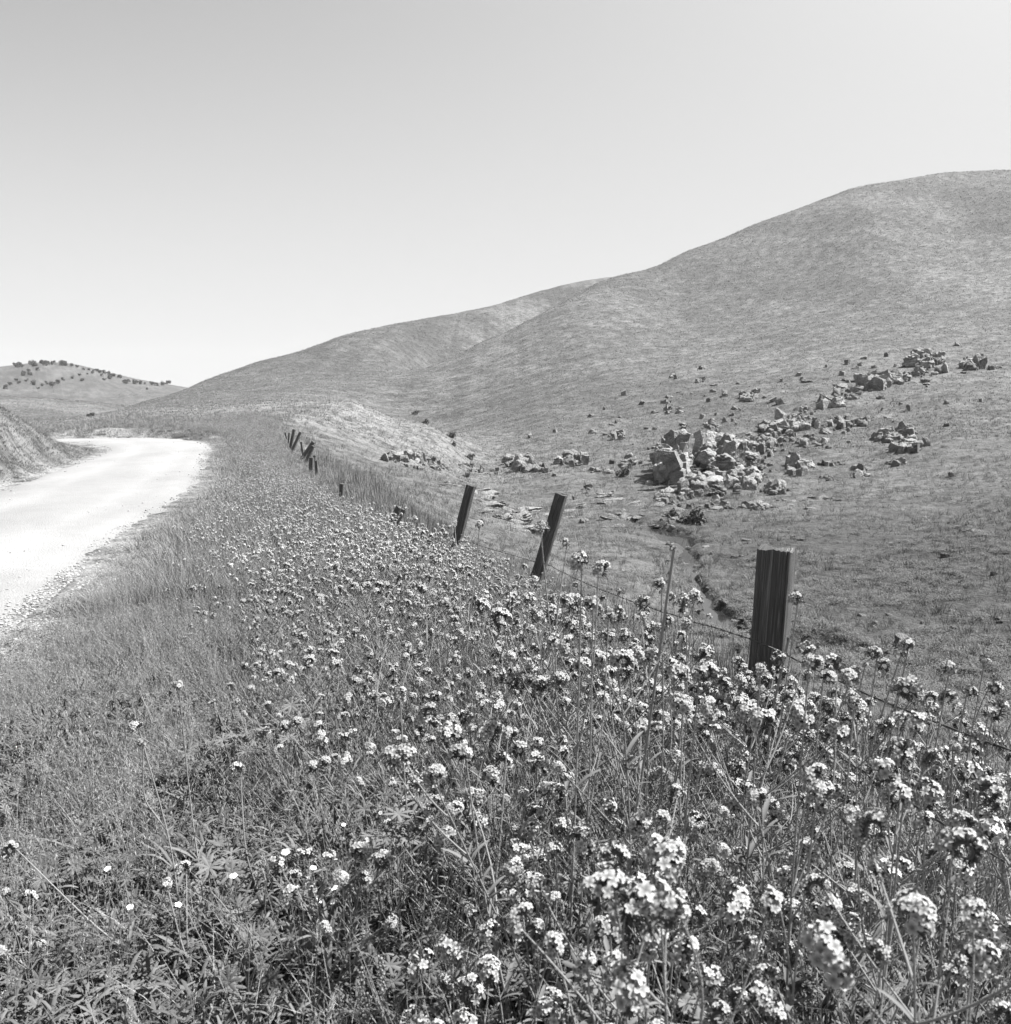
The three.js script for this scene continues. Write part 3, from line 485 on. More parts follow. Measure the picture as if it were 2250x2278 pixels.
function spindle(m, p, dir, len, w, c) { const s = V(0.3, 0.5, 0.8).cross(dir).normalize(), b = s.clone().cross(dir).normalize(); const n = m.n; m.v(p, c); m.v(p.clone().addScaledVector(dir, len * 0.45).addScaledVector(s, w), c); m.v(p.clone().addScaledVector(dir, len * 0.45).addScaledVector(s, -w * 0.5).addScaledVector(b, w * 0.86), c); m.v(p.clone().addScaledVector(dir, len * 0.45).addScaledVector(s, -w * 0.5).addScaledVector(b, -w * 0.86), c); m.v(p.clone().addScaledVector(dir, len), c); for (let k = 0; k < 3; k++) { const a = n + 1 + k, q = n + 1 + (k + 1) % 3; m.tri(n, a, q); m.tri(n + 4, q, a); } }
function headKind(seed, full, long = 0) { // scorpioid coil: opens along its back, buds curled inside
  const r = rng(seed), coil = new MB(), flowers = [], path = [], R = (0.0088 + 0.006 * long) * range(r, 0.85, 1.2), turn = long ? range(r, 230, 300) : range(r, 300, 400);
  const pt = (t) => { const th = (180 - turn * t) * Math.PI / 180, q = R * (1 - 0.62 * t); return [V(R + Math.cos(th) * q, Math.sin(th) * q * (1 + 0.3 * long), 0), V(Math.cos(th), Math.sin(th), 0)]; };
  for (let k = 0; k <= 16; k++) path.push(pt(k / 16)[0]);
  coil.tube(path, 0.0024, 0.001, 5, 0.07);
  for (let k = 0; k < 54; k++) { const t = range(r, 0.0, 1), [p, o] = pt(t), d = o.clone().add(V(range(r, -0.4, 0.4), range(r, -0.4, 0.4), range(r, -1.1, 1.1))).normalize(); spindle(coil, p, d, range(r, 0.006, 0.011), 0.0012, range(r, 0.03, 0.1)); }
  const nf = Math.round((long ? 20 : 22) * full), top = long ? 0.6 : 0.3 + 0.2 * full;
  for (let k = 0; k < nf; k++) {
    const t = lerp(-0.05, top, (k + r() * 1.2) / nf), [p, o] = pt(t), row = (k % 4) / 1.5 - 1 + range(r, -0.35, 0.35), d = o.clone().add(V(range(r, -0.35, 0.35), 0.1 + range(r, -0.3, 0.3), row * 0.95)).normalize();
    const q = new THREE.Quaternion().setFromUnitVectors(UPV, d).multiply(new THREE.Quaternion().setFromEuler(new THREE.Euler(range(r, -0.4, 0.4), r() * 6, range(r, -0.4, 0.4))));
    spindle(coil, p, d, 0.009, 0.0016, range(r, 0.06, 0.14));
    flowers.push(M4(p.clone().addScaledVector(d, range(r, 0.009, 0.0145)), q, range(r, 0.75, 1.2)));
  }
  const all = new MB(), low = new MB(); for (const f of flowers) { all.add(FINE, f); low.add(ROUGH, f); }
  return { coil: coil.geo(), flowers, blossom: all.geo(), coilMB: coil, lowMB: low };
}
const HEADS = [[1, 1.3], [2, 1.1], [3, 0.55], [4, 1.3, 0.6], [5, 0.8], [6, 1, 0.5], [7, 1.2], [8, 0.5]].map(([s, f, l]) => headKind(300 + s, f, l));
function leafMB(seed, L, W) { const r = rng(seed), m = new MB(); m.blade(arc(V(0, 0, 0), V(0, 0.75, 0.65), L, V(0, range(r, -1.2, -0.3), range(r, 0.2, 0.6)), 5), (t) => W * (0.25 + 1.9 * Math.sqrt(Math.max(0, t)) * (1 - t) ** 0.7), V(1, 0, 0), range(r, 0.09, 0.14), 0.35); return m; }
const LEAVES = [leafMB(1, 0.075, 0.009), leafMB(2, 0.055, 0.008), leafMB(3, 0.095, 0.011), leafMB(4, 0.04, 0.006)], leafGeos = LEAVES.map((m) => m.geo());
// a stem with its spent calyces along the last stretch; returns the tip's place and direction
function growStem(m, pts, r0, r1, r, coarse, c = 0.19) {
  m.tube(pts, r0, r1, coarse ? 3 : 5, c);
  const n = pts.length;
  if (!coarse) for (let k = 0; k < 44; k++) { const t = 1 - 0.6 * Math.pow(r(), 0.8), f = t * (n - 1.001), i = Math.floor(f), p = pts[i].clone().lerp(pts[i + 1], f - i), d = pts[i + 1].clone().sub(pts[i]).normalize().add(V(range(r, -1, 1), range(r, -0.2, 0.5), range(r, -1, 1)).multiplyScalar(0.8)).normalize(); spindle(m, p, d, 0.0085, 0.0015, range(r, 0.06, 0.16)); }
  return [pts[n - 1], pts[n - 1].clone().sub(pts[n - 2]).normalize()];
}
function headMatrix(tip, dir, r, s = 1) { const q = new THREE.Quaternion().setFromUnitVectors(UPV, dir).multiply(new THREE.Quaternion().setFromAxisAngle(UPV, r() * 6.283)); return M4(tip, q, s * range(r, 0.85, 1.35)); }
function leafMatrix(p, r, s) { return M4(p, new THREE.Quaternion().setFromAxisAngle(UPV, r() * 6.283), s); }
function plantKind(seed, h, branches, coarse) {
  const r = rng(seed), stem = new MB(), heads = [], leaves = [];
  const lean = V(range(r, -0.45, 0.45), 1, range(r, -0.45, 0.45)), main = arc(V(0, -0.03, 0), lean, h, V(range(r, -0.35, 0.35), 0.1, range(r, -0.35, 0.35)), coarse ? 6 : 10);
  heads.push([Math.floor(r() * 8), headMatrix(...growStem(stem, main, 0.0032, 0.0015, r, coarse), r)]);
  for (let b = 0; b < branches; b++) {
    const f = range(r, 0.3, 0.9) * (main.length - 1), i = Math.floor(f), p = main[i].clone().lerp(main[Math.min(i + 1, main.length - 1)], f - i), a = b * 2.4 + r(), out = V(Math.cos(a), range(r, 0.5, 1.3), Math.sin(a));
    const bl = range(r, 0.45, 0.95) * (h * 1.0 - p.y * 0.75);
    const bp = arc(p, out, bl, V(range(r, -0.7, 0.7), range(r, 0.1, 1.0), range(r, -0.7, 0.7)), coarse ? 4 : 8);
    heads.push([Math.floor(r() * 8), headMatrix(...growStem(stem, bp, 0.0022, 0.0013, r, coarse), r, range(r, 0.75, 1))]);
    leaves.push([Math.floor(r() * 4), leafMatrix(p, r, range(r, 0.6, 1))]);
  }
  for (let k = 0; k < (coarse ? 5 : 9); k++) { const f = range(r, 0.05, 0.75) * (main.length - 1), i = Math.floor(f); leaves.push([Math.floor(r() * 4), leafMatrix(main[i].clone().lerp(main[i + 1], f - i), r, range(r, 0.8, 1.3))]); }
  return { stem: stem, stemGeo: stem.geo(), heads, leaves };
}
function mesh(name, g, m, matrix, parent) { const o = part(name, g, m, parent); if (matrix) matrix.decompose(o.position, o.quaternion, o.scale); return o; }
function fillPlant(o, k, single) {
  part('stem', k.stemGeo, stemMat, o);
  for (const [v, m] of k.leaves) mesh('leaf', leafGeos[v], leafMat, m, o);
  for (const [v, m] of k.heads) { const h = mesh('flower_head', HEADS[v].coil, coilMat, m, o); if (single) for (const f of HEADS[v].flowers) mesh('flower', fineGeo, petalMat, f, h); else part('blossom', HEADS[v].blossom, petalMat, h); }
  return o;
}
// the tall plants that stand out one by one: base (px, distance) and the places of their heads
const placedPlants = [];
function hero(label, bpx, d, tips, seed, hs = 1) {
  const r = rng(seed), bx = (bpx - 1125) / FOCAL * d, p0 = V(bx, groundY(bx, d), -d), o = thing('fiddleneck_plant', label, 'wildflower', p0, 'fiddleneck plants of the roadside verge'), stem = new MB(), k = { heads: [], leaves: [] };
  let main = null;
  tips.forEach(([px, py, dd = 0, bare], n) => {
    const T = at(px, py, d + dd).sub(p0); let A = V(0, -0.04, 0), B;
    if (n) { const f = range(r, 0.45, 0.8) * (main.length - 1), i = Math.floor(f); A = main[i].clone(); }
    B = A.clone().lerp(T, 0.5).add(V(range(r, -0.03, 0.03), n ? -0.03 : 0.02, range(r, -0.05, 0.05)));
    const pts = new THREE.CatmullRomCurve3([A, A.clone().lerp(B, 0.5).add(V(0, n ? -0.005 : 0.01, 0)), B, T]).getPoints(14); if (!n) main = pts;
    const [tp, td] = growStem(stem, pts, n ? 0.0024 : 0.0034, bare === 0.5 ? 0.004 : 0.0016, r, false);
    k.heads.push([bare ? 2 : [0, 1, 3, 6][Math.floor(r() * 4)], headMatrix(tp, td, r, (bare || 1) * hs)]);
  });
  for (let q = 0; q < 9; q++) { const f = range(r, 0.1, 0.7) * (main.length - 1), i = Math.floor(f); k.leaves.push([Math.floor(r() * 4), leafMatrix(main[i], r, range(r, 0.7, 1.2))]); }
  k.stemGeo = stem.geo(); fillPlant(o, k, true); placedPlants.push([bx, d]);
}
hero('tallest fiddleneck with a double flower head, left of the nearest post', 1275, 2.0, [[1295, 1250], [1332, 1272, 0.02]], 1, 1.15);
hero('fiddleneck with one round head just below the tallest double head', 1290, 2.05, [[1320, 1345], [1355, 1372, 0.1, 0.7]], 2);
hero('fiddleneck with a long bare stem tip leaning right over the creek', 1385, 2.2, [[1500, 1222, 0, 0.5], [1400, 1500, 0.1]], 3);
hero('fiddleneck with a small upright head in front of the creek meadow', 1462, 2.3, [[1472, 1300], [1480, 1385, 0.1, 0.8]], 4, 0.85);
hero('fiddleneck leaning right with a fluffy head below the creek water', 1462, 2.35, [[1545, 1333], [1528, 1388, -0.1]], 5, 0.95);
hero('fiddleneck with a head hanging before the slanted second post', 1290, 2.5, [[1203, 1180], [1262, 1210, 0.1, 0.8]], 6);
hero('fiddleneck with a hooked stem in front of the third post', 1035, 3.2, [[1068, 1168], [1012, 1170, 0.1]], 7);
hero('slender fiddleneck rising along the right face of the nearest post', 1745, 2.5, [[1776, 1335], [1755, 1420, 0, 0.5]], 8, 0.9);
hero('bushy fiddleneck with five crowded heads right of the nearest post', 1800, 1.75, [[1800, 1480], [1832, 1508, 0.05], [1862, 1490, 0.1], [1893, 1512, 0], [1902, 1568, -0.05]], 9, 1.05);
hero('fiddleneck with two drooping heads across the foot of the nearest post', 1660, 2.0, [[1692, 1492], [1690, 1540, 0.05], [1745, 1560, 0.1]], 10);
hero('fiddleneck with an open head over the dark turf right of the post', 1900, 2.2, [[1953, 1458], [1925, 1480, 0.1, 0.7]], 11);
hero('tall fiddleneck in front of the pale boulder', 1995, 2.05, [[2022, 1437], [2005, 1455, 0.05, 0.7]], 12);
hero('fiddleneck with a lone head against the dark meadow at the right', 2060, 2.2, [[2112, 1492], [2060, 1560, 0.1]], 13, 0.9);
hero('fiddleneck with the highest head near the right edge', 2150, 2.3, [[2190, 1476], [2152, 1540, 0]], 14, 0.9);
hero('fiddleneck with a dangling head under the wire at the right edge', 2185, 2.2, [[2200, 1590], [2120, 1660, -0.2]], 15, 0.9);
hero('fiddleneck with a wide bright head left of the post foot', 1510, 1.85, [[1557, 1502], [1520, 1570, 0.1], [1590, 1600, 0]], 16, 1.1);
hero('fiddleneck with the large bright head in the shaded bottom centre', 1420, 1.2, [[1445, 2118]], 17, 1.15);
hero('fiddleneck with a large curled head low at the right', 1930, 1.25, [[1965, 2130], [1990, 2030, 0.1]], 18, 1.05);
hero('fiddleneck with a pale head in the bottom right corner', 2120, 1.3, [[2145, 2172], [2180, 2040, 0.1]], 19);
hero('fiddleneck with a long curved head right of the dark leaves', 1985, 1.5, [[2010, 1785], [2060, 1830, 0.1], [1900, 1830, 0.1]], 20, 1.1);
hero('fiddleneck with a domed head midway between post and bottom edge', 1800, 1.55, [[1818, 1775], [1680, 1785, 0]], 21, 1.1);
hero('fiddleneck with a bent tall head at the left by itself', 365, 2.3, [[308, 1618], [318, 1655, 0, 0.7]], 22, 1.05);
hero('fiddleneck with a blown sideways head left of the verge', 420, 2.4, [[398, 1528]], 23, 1.05);
hero('fiddleneck with a small round head in the left grass', 560, 2.5, [[535, 1715]], 24);
hero('fiddleneck leaning far left with its head at the left edge', 345, 2.2, [[32, 1885]], 25, 0.9);
hero('fiddleneck with twin pale heads low on the left', 400, 2.15, [[372, 1972], [415, 1932, 0.05]], 26, 0.85);
hero('fiddleneck with a crowded white cluster in the bottom centre', 1190, 1.7, [[1225, 2005], [1160, 2010, 0.05, 0.7], [1240, 1895, 0.1]], 27);
hero('fiddleneck with a flat topped head in the middle of the verge', 920, 2.3, [[890, 1545], [1030, 1670, -0.1]], 28, 1.1);
hero('fiddleneck with a big toothed head on a long slanted stem', 1160, 1.8, [[1035, 1678], [1130, 1640, 0.1]], 29, 1.1);

const COARSE = [[1, 0.62, 5], [2, 0.75, 6], [3, 0.55, 5], [4, 0.68, 7], [5, 0.5, 4]].map(([s, h, b]) => plantKind(900 + s, h, b, true));
const KINDS = []; for (let k = 0; k < 14; k++) KINDS.push(plantKind(800 + k, [0.62, 0.8, 0.55, 0.9, 0.7, 0.48, 0.66][k % 7], 4 + k % 4 + (k > 8 ? 2 : 0), false));
const verges = [];
{
  const r = rng(4242), all = [];
  const density = (x, d) => { // plants per square metre
    const f = fenceX(d), v = verge(x, d); if (v <= 0) return 0;
    const left = smooth(-0.55 - 0.45 * (d - 2), 0.05 - 0.31 * (d - 2), x), lim = lerp(1.0, -0.05, smooth(3, 5.5, d)), over = smooth(f + lim, f + lim - 0.6, x);
    return v * over * (0.35 + 24 * left * lerp(1, 0.55, smooth(9, 22, d))) * (0.65 + 0.7 * (0.5 + 1.5 * fbm(x * 1.1, d * 1.1, 2)));
  };
  for (let x = -17; x < 2.6; x += 0.5) for (let d = 0.9; d < 60; d += 0.5) {
    if (Math.abs(x) > 0.64 * d + 0.9) continue;
    const want = density(x + 0.25, d + 0.25) * 0.25 * (d > 14 ? 1.2 : 1), n = Math.floor(want) + (r() < want % 1 ? 1 : 0);
    for (let k = 0; k < n; k++) { const px = x + r() * 0.5, pd = d + r() * 0.5; if (Math.hypot(px, pd) < 0.95 || placedPlants.some(([a, b]) => Math.hypot(a - px, b - pd) < 0.06)) continue; all.push([px, pd, Math.abs(px) < 0.58 * pd + 0.15]); }
  }
  all.sort((a, b) => a[1] - b[1]);
  const G = 'fiddleneck plants of the roadside verge'; let count = placedPlants.length; const rest = [];
  const where = (x, d) => { const u = x / d * FOCAL + 1125; return (d < 2.1 ? 'close up ' : d < 3.4 ? 'before the nearest post ' : d < 5 ? 'just past the nearest post ' : 'farther on ') + (u < 700 ? 'in sparse left grass' : u < 1100 ? 'in left flowers' : u < 1500 ? 'amid dense flowers' : 'by the fence'); };
  const tall = ['short', 'knee-high', 'tall'];
  for (const [x, d, inView] of all) {
    const k = Math.floor(r() * KINDS.length), f = fenceX(d), near = smooth(1.9 + 0.3 * d, 0.2, f - x); let h = lerp(0.62, 1.06, near) * range(r, 0.75, 1.1) * (x > f ? 0.92 : 1) * (d < 1.6 && x < 0.1 ? 0.8 : 1) * lerp(1, 0.52, smooth(2.6, 8, d) * smooth(-2.2, -0.3, x - f)) * lerp(1, 0.72, smooth(6, 16, d));
    const a = x / d; if (a > 0.05 && a < 0.29 && d > 1.8 && d < 11 && r() < 0.95) { let dw = d; while (dw < 11.2 && fenceX(dw) / dw > a) dw += 0.1; const top = EYE - (EYE - piece([[3.6, 0.98], [11.2, -0.12]], dw)) * d / dw; h = Math.min(h, Math.max(0.25, (top - groundY(x, d) - 0.11) / [0.62, 0.8, 0.55, 0.9, 0.7, 0.48, 0.66][k % 7] / 1.02)); }
    if (a > 0.25 && d > 1.3 && d < 6 && r() < 0.9) h = Math.min(h, Math.max(0.3, (EYE - 0.335 * d - groundY(x, d)) / [0.62, 0.8, 0.55, 0.9, 0.7, 0.48, 0.66][k % 7] / 1.04));
    if (inView && count < 300 && d > 0.9) {
      count++;
      const full = [0.62, 0.8, 0.55, 0.9, 0.7, 0.48, 0.66][k % 7] * h, o = thing('fiddleneck_plant', tall[full < 0.48 ? 0 : full < 0.66 ? 1 : 2] + ' fiddleneck with ' + ['five', 'six', 'seven', 'eight', 'nine', 'ten'][k % 4 + (k > 8 ? 2 : 0)] + ' pale heads ' + where(x, d), 'wildflower', V(x, groundY(x, d), -d), G);
      o.rotation.y = r() * 6.28; o.scale.setScalar(h); fillPlant(o, KINDS[k], d < 2.5);
      o.children.forEach((c) => { if (c.name === 'flower_head') c.scale.multiplyScalar((d < 4.5 && x > -0.2 ? 1.42 : 1.12) / h); });
    } else rest.push([x, d, h, k, r() * 6.28]);
  }
  console.log('plants', all.length, 'single', count);
  const field = new THREE.Group(); field.name = 'fiddleneck_field'; field.userData = { kind: 'stuff', label: 'mass of fiddleneck plants filling the verge down to the bend', category: 'wildflowers' }; scene.add(field);
  COARSE.forEach((k, v) => {
    const m = new MB(); m.add(k.stem, new THREE.Matrix4()); for (const [l, mm] of k.leaves) m.add(LEAVES[l], mm); for (const [h, mm] of k.heads) { const s = mm.clone().scale(V(1.32, 1.32, 1.32)); m.add(HEADS[h].coilMB, s); m.add(HEADS[h].lowMB, s); }
    const mine = rest.filter((_, i) => i % COARSE.length === v), im = new THREE.InstancedMesh(m.geo(), stemMat, mine.length); im.name = 'fiddleneck_mass'; im.castShadow = im.receiveShadow = true;
    mine.forEach(([x, d, h, , a], i) => im.setMatrixAt(i, M4(V(x, groundY(x, d), -d), new THREE.Quaternion().setFromAxisAngle(UPV, a), h * 1.05))); field.add(im);
  });
}

// ---------------------------------------------------------------- grasses and ground cover
const grassMat = mat(0.78, { vertexColors: true, roughness: 0.8 });
function tuft(seed, n, h0, h1, w, spread, droop, c0, c1, seg = 4) { const r = rng(seed), m = new MB(); for (let k = 0; k < n; k++) { const a = r() * 6.283, q = Math.sqrt(r()) * spread, l = range(r, 0.05, 0.5), dir = V(Math.cos(a) * l, 1, Math.sin(a) * l), b = a + range(r, -0.8, 0.8) + 1.57; m.blade(arc(V(Math.cos(a) * q, -0.03, Math.sin(a) * q), dir, range(r, h0, h1), V(Math.cos(a + range(r, -1, 1)), -0.35, Math.sin(a + range(r, -1, 1))).multiplyScalar(range(r, 0.1, droop)), seg), (t) => w * (1 - 0.9 * t * t) * range(r, 0.8, 1.1), V(Math.cos(b), 0, Math.sin(b)), range(r, c0, c1)); } return m.geo(); }
function stalks(seed, n, h0, h1, w, spread, c) { const r = rng(seed), m = new MB(); for (let k = 0; k < n; k++) { const a = r() * 6.283, q = Math.sqrt(r()) * spread, pts = arc(V(Math.cos(a) * q, -0.02, Math.sin(a) * q), V(range(r, -0.3, 0.3), 1, range(r, -0.3, 0.3)), range(r, h0, h1), V(range(r, -0.5, 0.5), -0.15, range(r, -0.5, 0.5)), 6); m.tube(pts, w, w * 0.6, 3, c * range(r, 0.8, 1.2)); const e = pts[pts.length - 1]; for (let s = 0; s < 6; s++) spindle(m, pts[4].clone().lerp(e, s / 5), V(range(r, -0.6, 0.6), 1, range(r, -0.6, 0.6)).normalize(), 0.022, w * 1.3, c * range(r, 0.9, 1.3)); } return m.geo(); }
function herb(seed, n, rad, L, W, c0, c1) { const r = rng(seed), m = new MB(); for (let k = 0; k < n; k++) { const a = r() * 6.283, q = Math.sqrt(r()) * rad, y = range(r, 0.0, 0.07), b = r() * 6.283; m.blade(arc(V(Math.cos(a) * q, y, Math.sin(a) * q), V(Math.cos(b), range(r, 0.1, 1.4), Math.sin(b)), L * range(r, 0.6, 1.2), V(0, -0.7, 0), 3), (t) => W * (0.4 + 2.4 * t * (1 - t)), V(-Math.sin(b), 0, Math.cos(b)), range(r, c0, c1), 0.2); } return m.geo(); }
function scatter(name, label, category, geos, n, seed, pick, m = grassMat) {
  const r = rng(seed), rows = geos.map(() => []); let tries = 0, got = 0;
  while (got < n && tries++ < n * 6) { const s = pick(r); if (!s) continue; got++; rows[Math.floor(r() * geos.length)].push(s); }
  const o = new THREE.Group(); o.name = name; o.userData = { kind: 'stuff', label, category }; scene.add(o);
  const q = new THREE.Quaternion(), e = new THREE.Euler(), c = new THREE.Color();
  geos.forEach((g, i) => { const im = new THREE.InstancedMesh(g, m, rows[i].length); im.name = name; im.castShadow = im.receiveShadow = true; rows[i].forEach(([x, d, s, h, t, y], k) => { e.set(range(r, -0.12, 0.12), r() * 6.283, range(r, -0.12, 0.12)); q.setFromEuler(e); im.setMatrixAt(k, M4(V(x, y ?? groundY(x, d), -d), q, V(s, s * h, s))); im.setColorAt(k, c.setRGB(t, t, t)); }); o.add(im); });
  console.log(name, got);
}
function scatterJoined(name, label, category, geos, n, seed, pick, m = grassMat) { // the same, joined into one mesh (the dense grass close by)
  const r = rng(seed), rows = []; let tries = 0, nv = 0, ni = 0;
  while (rows.length < n && tries++ < n * 6) { const s = pick(r); if (!s) continue; const g = geos[Math.floor(r() * geos.length)]; nv += g.attributes.position.count; ni += g.index.count; rows.push([g, s]); }
  const P = new Float32Array(nv * 3), N = new Float32Array(nv * 3), C = new Float32Array(nv * 3), I = new Uint32Array(ni), q = new THREE.Quaternion(), e = new THREE.Euler(), v = V(0, 0, 0); let a = 0, b = 0;
  for (const [g, [x, d, s, h, t, y]] of rows) {
    e.set(range(r, -0.12, 0.12), r() * 6.283, range(r, -0.12, 0.12)); q.setFromEuler(e); const M = M4(V(x, y ?? groundY(x, d), -d), q, V(s, s * h, s)), gp = g.attributes.position, gn = g.attributes.normal, gc = g.attributes.color, gi = g.index.array;
    for (let k = 0; k < gi.length; k++) I[b++] = gi[k] + a;
    for (let k = 0; k < gp.count; k++, a++) { v.fromBufferAttribute(gp, k).applyMatrix4(M).toArray(P, a * 3); v.fromBufferAttribute(gn, k).applyQuaternion(q).toArray(N, a * 3); C[a * 3] = C[a * 3 + 1] = C[a * 3 + 2] = gc.getX(k) * t; }
  }
  const g = new THREE.BufferGeometry(); g.setAttribute('position', new THREE.BufferAttribute(P, 3)); g.setAttribute('normal', new THREE.BufferAttribute(N, 3)); g.setAttribute('color', new THREE.BufferAttribute(C, 3)); g.setIndex(new THREE.BufferAttribute(I, 1));
  const o = part(name, g, m, scene); o.userData = { kind: 'stuff', label, category }; console.log(name, rows.length, ni / 3);
}
const inRoad = (x, d, lim) => { const [q] = roadAt(x, d); return q < lim; };
const TALL = [1, 2, 3, 4].map((s) => tuft(s, 16, 0.16, 0.42, 0.0036, 0.05, 0.9, 0.07, 0.24, 3)), DRY = [1, 2].map((s) => stalks(s + 20, 4, 0.3, 0.62, 0.0009, 0.06, 0.26)), MID = [1, 2, 3].map((s) => tuft(s + 30, 12, 0.12, 0.3, 0.008, 0.08, 0.9, 0.10, 0.24, 3)), HILL = [1, 2, 3].map((s) => tuft(s + 40, 6, 0.10, 0.24, 0.035, 0.18, 2.2, 0.10, 0.16, 2)), TURF = [1, 2].map((s) => tuft(s + 50, 12, 0.03, 0.09, 0.009, 0.12, 1.6, 0.08, 0.15, 2));
const near = (r) => { const d = 0.9 + 8 * Math.sqrt(r()), x = range(r, -0.66, 0.66) * d + range(r, -0.3, 0.3); return [x, d]; };
scatterJoined('verge_grass', 'fine upright green grass between the flowers of the verge', 'grass', TALL, 10200, 601, (r) => {
  const [x, d] = near(r), [q, side] = roadAt(x, d); if (side < 0 || q < 0.05) return null;
  const w = smooth(0.0, 1.8, q + 0.9 * fbm(x * 1.5, d * 1.5, 3)), f = fenceX(d); if (r() > 0.06 + 0.94 * w) return null; if (x > f + 0.6 && r() < 0.4) return null; if (r() < 0.6 * smooth(-0.8, 0.6, x)) return null;
  const left = smooth(1.2, -0.6, x + 0.22 * d), patch = 0.5 + 0.5 * fbm(x * 1.4 + 4, d * 1.4, 3); if (r() < left * 0.55 || left > 0.4 && r() > 0.2 + patch) return null;
  return [x, d, range(r, 0.75, 1.15), lerp(1.0, 0.55, left) * lerp(0.5, 1, w) * range(r, 0.8, 1.2), range(r, 0.75, 1.3)];
});
scatter('verge_stalks', 'thin dry seed stalks standing in the verge', 'grass', DRY, 2000, 602, (r) => { const [x, d] = near(r), [q, side] = roadAt(x, d); if (side < 0 || q < 0.5 || x > fenceX(d) + 1) return null; return [x, d, 1, range(r, 0.7, 1.15), range(r, 0.7, 1.3)]; });
scatter('verge_herbs', 'small leafy ground cover on the stony left verge', 'ground cover', [herb(1, 34, 0.07, 0.022, 0.007, 0.07, 0.15), herb(2, 40, 0.08, 0.016, 0.006, 0.07, 0.16)], 9000, 603, (r) => { const [x, d] = near(r), [q, side] = roadAt(x, d); if (side < 0 || q < -0.05 || x > fenceX(d)) return null; const left = smooth(1.5, -0.8, x + 0.2 * d); if (r() > 0.15 + 0.85 * left || r() > 0.25 + smooth(-0.1, 1.3, q)) return null; return [x, d, range(r, 0.7, 1.2), range(r, 0.6, 1.1), range(r, 0.7, 1.25)]; });
const farVerge = (a, b) => (r) => {
  const d = Math.exp(range(r, Math.log(a), Math.log(b))), x = range(r, -0.62, 0.4) * d, [q, side] = roadAt(x, d); if (q < 0.15 || x > fenceX(d) + 2.5) return null;
  const w = smooth(0.0, 1.3, q + 0.7 * fbm(x * 1.2, d * 1.2, 3)); if (r() > 0.08 + 0.92 * w) return null;
  return side < 0 ? [x, d, range(r, 0.6, 1.0), range(r, 0.25, 0.6), range(r, 1.0, 1.7)] : [x, d, range(r, 0.8, 1.2), lerp(0.5, 1.0, w) * range(r, 0.8, 1.2), range(r, 0.8, 1.3)];
};
scatterJoined('middle_verge_grass', 'fine grass of the verge beyond the nearest post', 'grass', [5, 6, 7].map((s) => tuft(s, 12, 0.14, 0.38, 0.005, 0.06, 0.9, 0.09, 0.24, 2)), 9500, 614, farVerge(8, 19));
scatter('far_verge_grass', 'grass of the verge running down to the bend', 'grass', MID, 13000, 604, farVerge(17, 68));
scatter('bank_grass', 'smooth pale grass on the cut bank left of the road', 'grass', TURF, 8000, 615, (r) => { const d = range(r, 15, 42), x = range(r, -0.66, -0.3) * d, [q, side] = roadAt(x, d); if (side > 0 || q < 0.25 || q > 9) return null; return [x, d, range(r, 0.9, 1.6), range(r, 0.7, 1.2), range(r, 0.95, 1.45)]; });
scatter('meadow_turf', 'short turf and grass on the creek meadow and banks', 'grass', [...TURF, MID[1]], 46000, 605, (r) => {
  const d = Math.exp(range(r, Math.log(5), Math.log(80))), x = range(r, -0.35, 0.66) * d; if (x < fenceX(d) + 0.3) return null; if (creekAt(x, d) < 0.0) return null;
  const n = 0.5 + 0.5 * fbm(x * 0.35, d * 0.35, 3), right = smooth(5, 12, x) * smooth(12, 18, d) * smooth(46, 30, d); const s = range(r, 0.6, 1.2) * (1 + 0.5 * smooth(20, 60, d)) * (n < 0.4 ? 0.7 : 1);
  return [x, d, s, range(r, 0.7, 1.4) * (x < fenceX(d) + 2.5 ? 2.2 : 1), (0.6 + 1.1 * n * r()) * (1 - 0.52 * right) * (1 + 0.6 * Math.exp(-(((x + 12) / 16) ** 2) - ((d - 72) / 14) ** 2))];
});
scatter('meadow_clumps', 'dark clumps of rush and clover on the creek meadow', 'ground cover', [herb(5, 60, 0.16, 0.05, 0.012, 0.05, 0.1), herb(6, 70, 0.2, 0.04, 0.012, 0.05, 0.11)], 7000, 612, (r) => {
  const d = Math.exp(range(r, Math.log(11), Math.log(60))), x = range(r, 0.02, 0.64) * d; if (x < fenceX(d) + 2.5 || creekAt(x, d) < 0.05) return null;
  const n = fbm(x * 0.45 + 9, d * 0.45, 3) + 0.25 * smooth(1.2, 0.2, creekAt(x, d)) + 0.12 * smooth(4, 9, x) * smooth(34, 24, d); if (n < 0.16) return null; return [x, d, range(r, 0.6, 1.4), range(r, 0.6, 1.4), range(r, 0.8, 1.5)];
});
scatter('road_edge_herbs', 'low weeds creeping over the gravel road edge', 'ground cover', [herb(3, 26, 0.08, 0.03, 0.008, 0.08, 0.17), TURF[0]], 9000, 611, (r) => {
  const i = Math.floor(Math.pow(r(), 0.6) * 95), a = roadR[i], b = roadC[i], o = 0.5 - 1.5 * Math.pow(r(), 0.8), l = Math.hypot(a.x - b.x, a.z - b.z), x = a.x + (a.x - b.x) / l * -o + range(r, -0.6, 0.6), d = a.z + (a.z - b.z) / l * -o + range(r, -0.6, 0.6), [q, side] = roadAt(x, d);
  if (side < 0 || d < 2 || q < -0.25 || r() > smooth(-0.4, 1.0, q + 0.8 * fbm(x * 1.8, d * 1.8, 3))) return null; return [x, d, range(r, 0.6, 1.2), range(r, 0.6, 1.3), range(r, 0.7, 1.4)];
});
